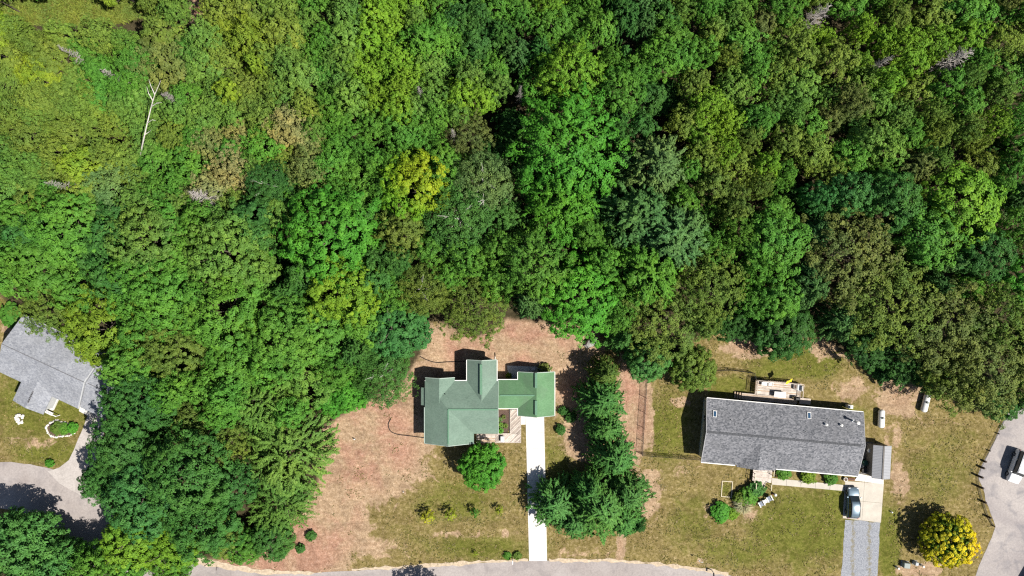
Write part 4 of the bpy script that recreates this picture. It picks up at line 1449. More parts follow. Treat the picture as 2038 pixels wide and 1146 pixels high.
for (px, py), s, lab in (((1176, 681), .9, "pale grey object of unclear kind in shade at the forest edge behind the garage"), ((1018, 870), .0, "")):
    if s:
        o = inst(stone_g[1], 'grey_object', None, (*G(px, py)[:2], .25), .7, (s * 1.3, s * .8, s))  # stone shape stands in for an unidentified grey object
        tag(o, lab, 'rock')

# ------------------------------------------------------------------ foliage meshes
def basis(n):
    a = np.where(np.abs(n[:, 2:3]) < 0.9, np.array([[0, 0, 1.0]]), np.array([[1.0, 0, 0]]))
    u = np.cross(n, a)
    u /= np.linalg.norm(u, axis=1, keepdims=True) + 1e-9
    return u, np.cross(n, u)


def unit(v):
    return v / (np.linalg.norm(v, axis=1, keepdims=True) + 1e-9)


def leaf_mesh(name, pos, nrm, size, aspect=0.6, direction=None, var=None, tip=None, mat=None, spread=0.35):
    """one diamond-shaped leaf per position"""
    n = len(pos)
    u, w = basis(nrm)
    if direction is None:
        th = nrg.uniform(0, 2 * PI, n)[:, None]
        d = u * np.cos(th) + w * np.sin(th)
    else:
        d = direction - nrm * np.sum(direction * nrm, 1, keepdims=True)
        d = unit(d + 1e-6)
    s = np.cross(nrm, d)
    L = (size * nrg.uniform(0.7, 1.3, n))[:, None]
    Wd = L * aspect
    a = pos - d * L * 0.5
    b = pos + s * Wd * 0.5 - d * L * 0.05
    c = pos + d * L * 0.5
    e = pos - s * Wd * 0.5 - d * L * 0.05
    verts = np.stack([a, b, c, e], 1).reshape(-1, 3)
    faces = np.arange(n * 4).reshape(n, 4)
    me = mesh_np(name, verts, faces)
    if var is None:
        var = nrg.normal(0.5, 0.16, n)
    at = me.attributes.new("var", 'FLOAT', 'POINT')
    at.data.foreach_set("value", np.repeat(np.clip(var, 0, 1), 4).astype(np.float32))
    if tip is not None:
        at = me.attributes.new("tip", 'FLOAT', 'POINT')
        at.data.foreach_set("value", np.repeat(np.clip(tip, 0, 1), 4).astype(np.float32))
    me.materials.append(mat or M['leaf'])
    return me


def lobes(dirs, seed, amp, freq):
    out = np.empty(len(dirs))
    for i, d in enumerate(dirs):
        out[i] = 1 + amp * noise.noise(Vector(d * freq) + Vector((seed * 3.7, seed * 1.3, 0)))
    return out


def broad_crown(name, R, zc, zh, seed, spacing=0.80, clump=0.47, leaves=44, leaf=0.23, flat=0.5, upward=0.5, amp=0.34, freq=1.6, inner=0.5, elong=0.0, mat=None, gold=False, keep=1.0, bottom=-0.35, jit=0.22, bulge=.65, cone=0.0, aspect=.8, aim=0.0):
    """dome of leaf clumps; zc crown centre height, zh vertical half height"""
    area = 2 * PI * R * (R * .5 + zh * .5) * (1 - bottom)
    n = int(area / spacing ** 2)
    # golden spiral directions on the upper dome
    i = np.arange(n) + nrg.uniform(-.5, .5, n)
    z = 1 - (1 - bottom) * (i + .5) / n
    z = np.clip(z, -1, 1)
    th = i * 2.399963 + nrg.normal(0, .25, n)
    rr = np.sqrt(1 - z * z)
    dirs = np.stack([rr * np.cos(th), rr * np.sin(th), z], 1)
    dirs = unit(dirs + nrg.normal(0, .06, dirs.shape))
    f = lobes(dirs, seed, amp, freq)
    fine = lobes(dirs, seed + 50, 0.17, 4.5)
    rad = f * fine * nrg.uniform(.84, 1.04, n)
    if keep < 1:
        k = nrg.random(n) < keep
        dirs, rad, n = dirs[k], rad[k], int(k.sum())
    C = dirs * rad[:, None] * np.array([R, R, zh])
    if cone:
        k_ = 1 - cone * np.clip(C[:, 2] / zh, -.3, 1)
        C[:, :2] *= k_[:, None]
    ni = int(n * inner)
    if ni:
        sel = nrg.integers(0, n, ni)
        C2_ = C[sel] * nrg.uniform(.45, .85, ni)[:, None]
        C = np.vstack([C, C2_])
        dirs = np.vstack([dirs, dirs[sel]])
    n = len(C)
    csz = clump * nrg.uniform(.65, 1.35, n)
    nl = np.maximum(6, (leaves * nrg.uniform(.7, 1.3, n)).astype(int))
    idx = np.repeat(np.arange(n), nl)
    m = len(idx)
    up = np.array([[0, 0, 1.0]])
    cn = unit(dirs * (1 - upward) + up * upward + nrg.normal(0, .22, (n, 3)))
    u, w = basis(cn)
    # elongated along outward direction
    od = dirs - cn * np.sum(dirs * cn, 1, keepdims=True)
    od = unit(od + 1e-5)
    os_ = np.cross(cn, od)
    th2 = nrg.uniform(0, 2 * PI, m)
    rq = np.sqrt(nrg.uniform(0, 1, m)) * nrg.uniform(.85, 1.1, m)
    qx, qy = (rq * np.cos(th2))[:, None], (rq * np.sin(th2))[:, None]
    dome = (flat * (1 - rq ** 2) + nrg.normal(0, .12, m))[:, None]
    sz = csz[idx][:, None]
    pos = C[idx] + (od[idx] * qx * (1 + elong) + os_[idx] * qy * (1 - elong * .35)) * sz + cn[idx] * (dome - .12) * sz
    pos[:, 2] += zc
    nr = unit(cn[idx] + (od[idx] * qx + os_[idx] * qy) * bulge + nrg.normal(0, jit, (m, 3)))
    cv = nrg.normal(0, .15, n)
    var = .5 + cv[idx] + nrg.normal(0, .06, m)
    tip = None
    if gold:
        tip = gold(C, dirs)[idx] + nrg.normal(0, .12, m)
    size = np.full(m, leaf)
    dirn = None
    if aim:
        dirn = unit(od[idx] + os_[idx] * qy * .5 + nrg.normal(0, aim, (m, 3)))
    return leaf_mesh(name, pos, nr, size, aspect, dirn, var, tip, mat)


def conifer_crown(name, R, h, seed, z0=0.12, whorl=0.36, per=10, droop=0.25, blade=0.32, width=0.42, pw=0.85, up=0.15, dens=0.11, tuft=False, mat=None):
    P, Nn, Dd, V = [], [], [], []
    r_ = np.random.default_rng(seed)
    z = h * z0
    while z < h * 0.985:
        t = (z - h * z0) / (h * (1 - z0))
        Lb = R * (1 - t) ** pw * r_.uniform(.82, 1.12) + .12
        k = max(4, int(per * (0.55 + .6 * (1 - t))))
        a0 = r_.uniform(0, 6.28)
        for j in range(k):
            a = a0 + 2 * PI * j / k + r_.normal(0, .16)
            L = Lb * r_.uniform(.68, 1.14)
            dirv = np.array([math.cos(a), math.sin(a), 0])
            side = np.array([-math.sin(a), math.cos(a), 0])
            ns = max(3, int(L / dens))
            s = (np.arange(ns) + r_.uniform(0, 1, ns)) / ns
            s = s ** 0.8
            zz = z + L * s * (up * (1 - t) + .5 * t) - droop * L * s ** 2 + r_.normal(0, .04, ns)
            bv = r_.normal(0, .11)
            for q in (-1, 1, 0):
                wl = (1 - s * .75) * L * .3
                off = q * wl * r_.uniform(.15, 1.0, ns)
                pos = dirv[None] * (L * s)[:, None] + side[None] * off[:, None]
                pos = np.column_stack([pos[:, 0], pos[:, 1], zz - np.abs(off) * .2])
                dd = dirv[None] * 1.0 + side[None] * (q * .8)
                dd = np.repeat(dd, ns, 0) + r_.normal(0, .25, (ns, 3)) + np.array([[0, 0, .12]])
                nn = np.array([[0, 0, 1.0]]) + dirv[None] * .35 + r_.normal(0, .38, (ns, 3))
                P.append(pos); Dd.append(unit(dd)); Nn.append(unit(nn))
                V.append(.28 + bv + .5 * s + r_.normal(0, .07, ns))  # shaded branch base and lit tips put into the needle tone
        z += whorl * r_.uniform(.8, 1.2) * (.7 + .5 * (1 - t))
    P, Nn, Dd, V = map(np.concatenate, (P, Nn, Dd, V))
    return leaf_mesh(name, P, Nn, np.full(len(P), blade), width, Dd, V, None, mat or M['needle'])


def plume_crown(name, R, zc, zh, seed, nbr=170, blade=0.32, width=0.34, mat=None, updir=0.35):
    """loose crown of feathery branches radiating outwards (white pine / willow look)"""
    r_ = np.random.default_rng(seed)
    P, Nn, Dd, V = [], [], [], []
    for b in range(nbr):
        a = r_.uniform(0, 6.28)
        el = math.asin(r_.uniform(-.15, 1) ** 1)
        d = np.array([math.cos(a) * math.cos(el), math.sin(a) * math.cos(el), math.sin(el)])
        f = 1 + .35 * noise.noise(Vector(d * 1.8) + Vector((seed, 0, 0)))
        st = d * np.array([R, R, zh]) * r_.uniform(.25, .6)
        L = R * r_.uniform(.38, .68) * f
        out = d * np.array([1, 1, .5]) + np.array([0, 0, updir]) + r_.normal(0, .2, 3)
        out /= np.linalg.norm(out)
        side = np.cross(out, [0, 0, 1.0]); side /= np.linalg.norm(side) + 1e-6
        ns = int(L / .03)
        s = r_.uniform(0, 1, ns)
        wl = .30 * (1 - .7 * s) * (.3 + s) * 1.6
        q = r_.uniform(-1, 1, ns)
        pos = st[None] + out[None] * (L * s)[:, None] + side[None] * (q * wl)[:, None]
        pos[:, 2] += zc - .28 * L * s ** 2 - .1 * np.abs(q)
        dd = out[None] + side[None] * (q * .7)[:, None] + r_.normal(0, .15, (ns, 3))
        nn = np.array([[0, 0, 1.0]]) + d[None] * .3 + r_.normal(0, .35, (ns, 3))
        P.append(pos); Dd.append(unit(dd)); Nn.append(unit(nn)); V.append(.3 + r_.normal(0, .12) + .42 * s + r_.normal(0, .06, ns))  # blade tone painted lighter towards the lit tips
    P, Nn, Dd, V = map(np.concatenate, (P, Nn, Dd, V))
    return leaf_mesh(name, P, Nn, np.full(len(P), blade), width, Dd, V, None, mat or M['needle'])


def trunk_mesh(name, h, r, R, zc, seed, mat, limbs=7, twigs=0, sweep=0.3, top=0.8):
    r_ = random.Random(seed)
    m = MB()
    path, rs = [], []
    bx, by = r_.uniform(-.3, .3) * sweep, r_.uniform(-.3, .3) * sweep
    for k in range(7):
        t = k / 6
        path.append((bx * math.sin(t * 3), by * math.sin(t * 2.6), h * top * t))
        rs.append(r * (1.25 if k == 0 else 1 - .8 * t))
    m.tube(path, rs, 7)
    ends = []
    for k in range(limbs):
        t = r_.uniform(.38, .95)
        p = Vector(path[int(t * 6)])
        a = k * 2.4 + r_.uniform(-.4, .4)
        L = R * r_.uniform(.55, .92) * (1.15 - .5 * t)
        d = Vector((math.cos(a), math.sin(a), r_.uniform(.35, .9)))
        q = [p + d * (L * s) + Vector((r_.uniform(-.15, .15), r_.uniform(-.15, .15), -.12 * L * s * s)) * (s > 0) for s in (0, .35, .7, 1)]
        r0 = r * .42 * (1.1 - t * .5)
        m.tube(q, [r0, r0 * .7, r0 * .45, r0 * .15], 5)
        ends.append(q)
        for j in range(2 + twigs):
            s = r_.choice((1, 2))
            b = q[s]
            d2 = (d.normalized() + Vector((r_.uniform(-.9, .9), r_.uniform(-.9, .9), r_.uniform(-.2, .6)))).normalized()
            l2 = L * r_.uniform(.25, .5)
            m.tube([b, b + d2 * l2 * .5, b + d2 * l2 + Vector((0, 0, .08))], [r0 * .4, r0 * .25, r0 * .06], 4)
    me = bpy.data.meshes.new(name)
    me.from_pydata([tuple(v) for v in m.v], [], m.f)
    me.materials.append(mat)
    return me


def dead_mesh(name, h, R, seed, mat, n=60, fine=True):
    r_ = random.Random(seed)
    m = MB()
    m.tube([(0, 0, 0), (.1, .05, h * .5), (.15, .12, h)], [.16, .1, .015], 6)
    for k in range(n):
        t = r_.uniform(.35, .98)
        p = Vector((.15 * t, .1 * t, h * t))
        a = r_.uniform(0, 6.28)
        L = R * (1.15 - t) * r_.uniform(.6, 1.3)
        d = Vector((math.cos(a), math.sin(a), r_.uniform(-.1, .45)))
        q = [p, p + d * L * .5, p + d * L + Vector((0, 0, -.1 * L))]
        m.tube(q, [.05 * (1.2 - t), .03, .008], 4)
        for j in range(3 if fine else 1):
            b = q[1] if j else q[1].lerp(q[2], .5)
            d2 = (d.normalized() + Vector((r_.uniform(-.8, .8), r_.uniform(-.8, .8), r_.uniform(-.2, .3))))
            m.tube([b, b + d2 * L * .35], [.022, .006], 3)
    me = bpy.data.meshes.new(name)
    me.from_pydata([tuple(v) for v in m.v], [], m.f)
    me.materials.append(mat)
    return me


# species table: nominal crown radius, height and mesh variants [(crown, trunk)]
SPEC = {}


def add_spec(key, R, h, name, variants):
    SPEC[key] = (R, h, name, variants)


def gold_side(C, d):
    return np.clip(.0 + .72 * (d @ np.array([.62, .35, .45])) * 1.7 + .1, 0, .95)  # leaf yellow laid on the lit side, fading to green


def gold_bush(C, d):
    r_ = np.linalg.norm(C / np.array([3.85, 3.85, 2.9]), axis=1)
    return np.clip((r_ - .78) * 7, 0, 1) * np.clip(.66 + .7 * (d @ np.array([.6, -.45, .25])), .3, 1)  # golden outer tips; sunward side painted more golden, far side left green


bt = [trunk_mesh('trunk', 12, .22, 4.5, 8, s, M['bark_grey']) for s in range(3)]
btB = [trunk_mesh('trunk', 15, .3, 6.8, 10, s + 10, M['bark_grey'], 9) for s in range(2)]
btS = [trunk_mesh('trunk', 8, .12, 2.6, 5.6, s + 20, M['bark_grey'], 5) for s in range(2)]
add_spec('maple', 4.5, 12, 'maple_tree', [(broad_crown('crown', 4.4, 8.2, 4.0, s, mat=M['leaf']), bt[s % 3]) for s in range(4)])
add_spec('maple_big', 6.8, 14, 'maple_tree', [(broad_crown('crown', 6.5, 9.2, 4.9, s + 10, amp=.36, freq=2.0), btB[s % 2]) for s in range(3)])
add_spec('maple_tuft', 6.0, 14, 'maple_tree', [(broad_crown('crown', 5.7, 9.4, 4.6, s + 20, elong=.85, clump=.43, upward=.4, amp=.42, freq=2.2, spacing=.82, leaf=.26, aspect=.65, aim=.8), btB[s % 2]) for s in range(2)])
add_spec('fill', 2.7, 8.5, 'broadleaf_tree', [(broad_crown('crown', 2.6, 5.7, 2.8, s + 30, spacing=.62, clump=.37, leaves=36, leaf=.2, amp=.5, freq=1.5), btS[s % 2]) for s in range(6)])
add_spec('fill_fine', 2.7, 8.5, 'poplar_tree', [(broad_crown('crown', 2.6, 5.8, 2.6, s + 40, spacing=.44, clump=.26, leaves=24, leaf=.16, amp=.42, freq=1.9, jit=.34, flat=.6), btS[s % 2]) for s in range(4)])
add_spec('oak', 5.0, 12, 'oak_tree', [(broad_crown('crown', 4.9, 8.2, 3.6, s + 50, spacing=.64, clump=.36, leaves=30, leaf=.19, amp=.5, freq=2.4, jit=.4, flat=.7, keep=.85, inner=.7),
                                       trunk_mesh('trunk', 12, .24, 4.9, 8, s + 55, M['bark_grey'], 11, 2)) for s in range(3)])
add_spec('birch', 4.2, 12, 'birch_tree', [(broad_crown('crown', 4.1, 8.6, 3.2, s + 60, spacing=.5, clump=.36, leaves=34, leaf=.15, amp=.28, freq=1.9, jit=.45, flat=.9, keep=.95, inner=.7, upward=.3),
                                           trunk_mesh('trunk', 13, .2, 4.4, 9, s + 65, M['bark_white'], 9, 2, top=.95)) for s in range(3)])
ct = [trunk_mesh('trunk', 9, .16, .5, 5, s + 70, M['bark_dark'], 0, top=.97) for s in range(1)]
add_spec('spruce', 3.0, 9.0, 'spruce_tree', [(conifer_crown('crown', 3.0, 9, s + 80), ct[0]) for s in range(3)])
add_spec('pine', 4.2, 11.0, 'pine_tree', [(broad_crown('crown', 4.0, 6.8, 4.3, s + 90, spacing=.62, clump=.29, leaves=40, leaf=.36, elong=1.1, flat=.5, upward=.42, amp=.42, freq=2.8, inner=.6, jit=.34, bottom=-.4, mat=M['needle'], cone=.25, aspect=.45, aim=.6), trunk_mesh('trunk', 11, .2, 3.4, 7, s + 95, M['bark_dark'], 8)) for s in range(3)])
add_spec('tuft_spruce', 3.0, 9.0, 'spruce_tree', [(broad_crown('crown', 2.9, 3.9, 4.9, s + 84, spacing=.60, clump=.27, leaves=40, leaf=.36, elong=1.9, flat=.4, upward=.40, amp=.36, freq=2.6, inner=.7, jit=.3, bottom=-.55, mat=M['needle'], cone=.55, aspect=.32, aim=.3), ct[0]) for s in range(4)])
add_spec('willow', 5.0, 10.0, 'feathery_tree', [(broad_crown('crown', 4.8, 5.6, 4.0, s + 100, spacing=.70, clump=.30, leaves=46, leaf=.24, elong=1.35, flat=.45, upward=.48, amp=.36, freq=2.2, inner=.7, jit=.32, bottom=-.5, aspect=.45, aim=.5), trunk_mesh('trunk', 10, .24, 4.2, 7, s + 105, M['bark_grey'], 8)) for s in range(2)])
add_spec('round', 4.4, 9.0, 'broadleaf_tree', [(broad_crown('crown', 4.3, 5.0, 4.0, s + 106, spacing=.66, clump=.42, leaves=44, leaf=.21, amp=.16, freq=1.6, inner=.9, bottom=-.75), bt[s % 3]) for s in range(3)])
add_spec('gold_maple', 5.0, 12, 'yellow_maple_tree', [(broad_crown('crown', 4.9, 8.4, 3.8, 110, mat=M['leaf_limetip'], gold=gold_side), bt[0])])
add_spec('dead', 2.5, 10, 'dead_tree', [(None, dead_mesh('trunk', 10, 2.4, s + 120, M['bark_dead'], 110)) for s in range(2)])
add_spec('snag', 2.5, 12, 'dead_birch_tree', [(None, dead_mesh('trunk', 12, 2.2, s + 125, M['bark_white'], 14, False)) for s in range(1)])
add_spec('shrub', 1.0, 1.5, 'shrub', [(broad_crown('foliage', .95, .75, .7, s + 130, spacing=.22, clump=.15, leaves=26, leaf=.12, inner=.6, amp=.4, freq=1.8, bottom=-.8), trunk_mesh('stem', 1.2, .03, .7, .6, s + 135, M['bark_grey'], 6)) for s in range(4)])
add_spec('gold_bush', 4.0, 6.0, 'golden_bush', [(broad_crown('foliage', 3.85, 3.2, 2.9, 141, spacing=.50, clump=.24, leaves=40, leaf=.17, amp=.16, freq=1.4, mat=M['leaf_gold'], gold=gold_bush, bottom=-.8, upward=.3, inner=1.3, flat=.8), trunk_mesh('stem', 5.4, .14, 2.8, 3, 142, M['bark_grey'], 10))])
add_spec('sapling', .9, 1.9, 'sapling', [(broad_crown('foliage', 0.8, 1.25, .6, s + 150, spacing=.34, clump=.15, leaves=18, leaf=.13, inner=.3, keep=.75, amp=.8, freq=2, bottom=-.7), trunk_mesh('stem', 1.8, .03, .6, 1.2, s + 155, M['bark_grey'], 5)) for s in range(3)])


def tuft_mesh(name, R, h, n, seed, mat, wide=.05):
    """ornamental grass / strap leaves arching from the centre"""
    r_ = random.Random(seed)
    vs, fs = [], []
    for k in range(n):
        a = r_.uniform(0, 6.28)
        L = R * r_.uniform(.6, 1.15)
        d, s = Vector((math.cos(a), math.sin(a), 0)), Vector((-math.sin(a), math.cos(a), 0))
        hh = h * r_.uniform(.6, 1.1)
        b = len(vs)
        for t, w in ((0, .6), (.35, 1), (.7, .9), (1, .1)):
            p = d * (L * t * (.4 + .6 * t)) + Vector((0, 0, hh * (math.sin(t * 2.2) * 1.1)))
            vs += [p + s * wide * w, p - s * wide * w]
        for j in range(3):
            fs.append((b + 2 * j, b + 2 * j + 1, b + 2 * j + 3, b + 2 * j + 2))
    me = bpy.data.meshes.new(name)
    me.from_pydata([v[:] for v in vs], [], fs)
    at = me.attributes.new("var", 'FLOAT', 'POINT')
    vv = np.repeat(np.clip(nrg.normal(.5, .2, n), 0, 1), 8)
    at.data.foreach_set("value", vv.astype(np.float32))
    me.materials.append(mat)
    return me


add_spec('grass', 1.0, 1.2, 'ornamental_grass', [(tuft_mesh('foliage', 1.0, .9, 260, 160, M['leaf'], .022), trunk_mesh('stem', .3, .05, .2, .2, 161, M['bark_grey'], 3))])
add_spec('hosta', .6, .5, 'hosta_plant', [(tuft_mesh('foliage', .6, .35, 60, 165, M['leaf'], .08), trunk_mesh('stem', .15, .03, .1, .1, 166, M['bark_grey'], 2))])

# sunlit base colours of the foliage
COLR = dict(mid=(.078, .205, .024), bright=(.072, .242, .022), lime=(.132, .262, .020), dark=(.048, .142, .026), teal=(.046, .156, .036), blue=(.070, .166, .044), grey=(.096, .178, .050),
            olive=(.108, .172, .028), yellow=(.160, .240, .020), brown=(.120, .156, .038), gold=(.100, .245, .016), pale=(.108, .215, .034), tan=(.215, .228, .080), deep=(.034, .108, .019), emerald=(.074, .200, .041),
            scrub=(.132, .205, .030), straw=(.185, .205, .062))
TREES = []


def plant(spec, px, py, rpx, h, col, label, cat='tree', group=None, squash=1.0, var=None, z0=0.0, rz=None):
    R, hn, name, variants = SPEC[spec]
    zc = h * .68
    k = PPM * CAMH / (CAMH - zc)
    r = rpx / k
    g = G(px, py, zc)
    v = variants[(rng.randrange(len(variants)) if var is None else var) % len(variants)]
    root = thing(name, label, cat, (g.x, g.y, z0), rng.uniform(0, 6.28) if rz is None else rz, group)
    root.scale = (r / R, r / R * squash, h / hn)
    if v[0] is not None:
        c = inst(v[0], 'foliage' if cat in ('shrub', 'plant') else 'crown', root)
        cc = COLR[col] if isinstance(col, str) else col
        j = [rng.uniform(.93, 1.07) for _ in range(3)]
        b = rng.uniform(.9, 1.12)
        c.color = (cc[0] * j[0] * b, cc[1] * b, cc[2] * j[2] * b, 1)
    t = inst(v[1], 'stem' if cat in ('shrub', 'plant') else 'trunk', root)
    TREES.append((px, py, rpx, h))
    return root


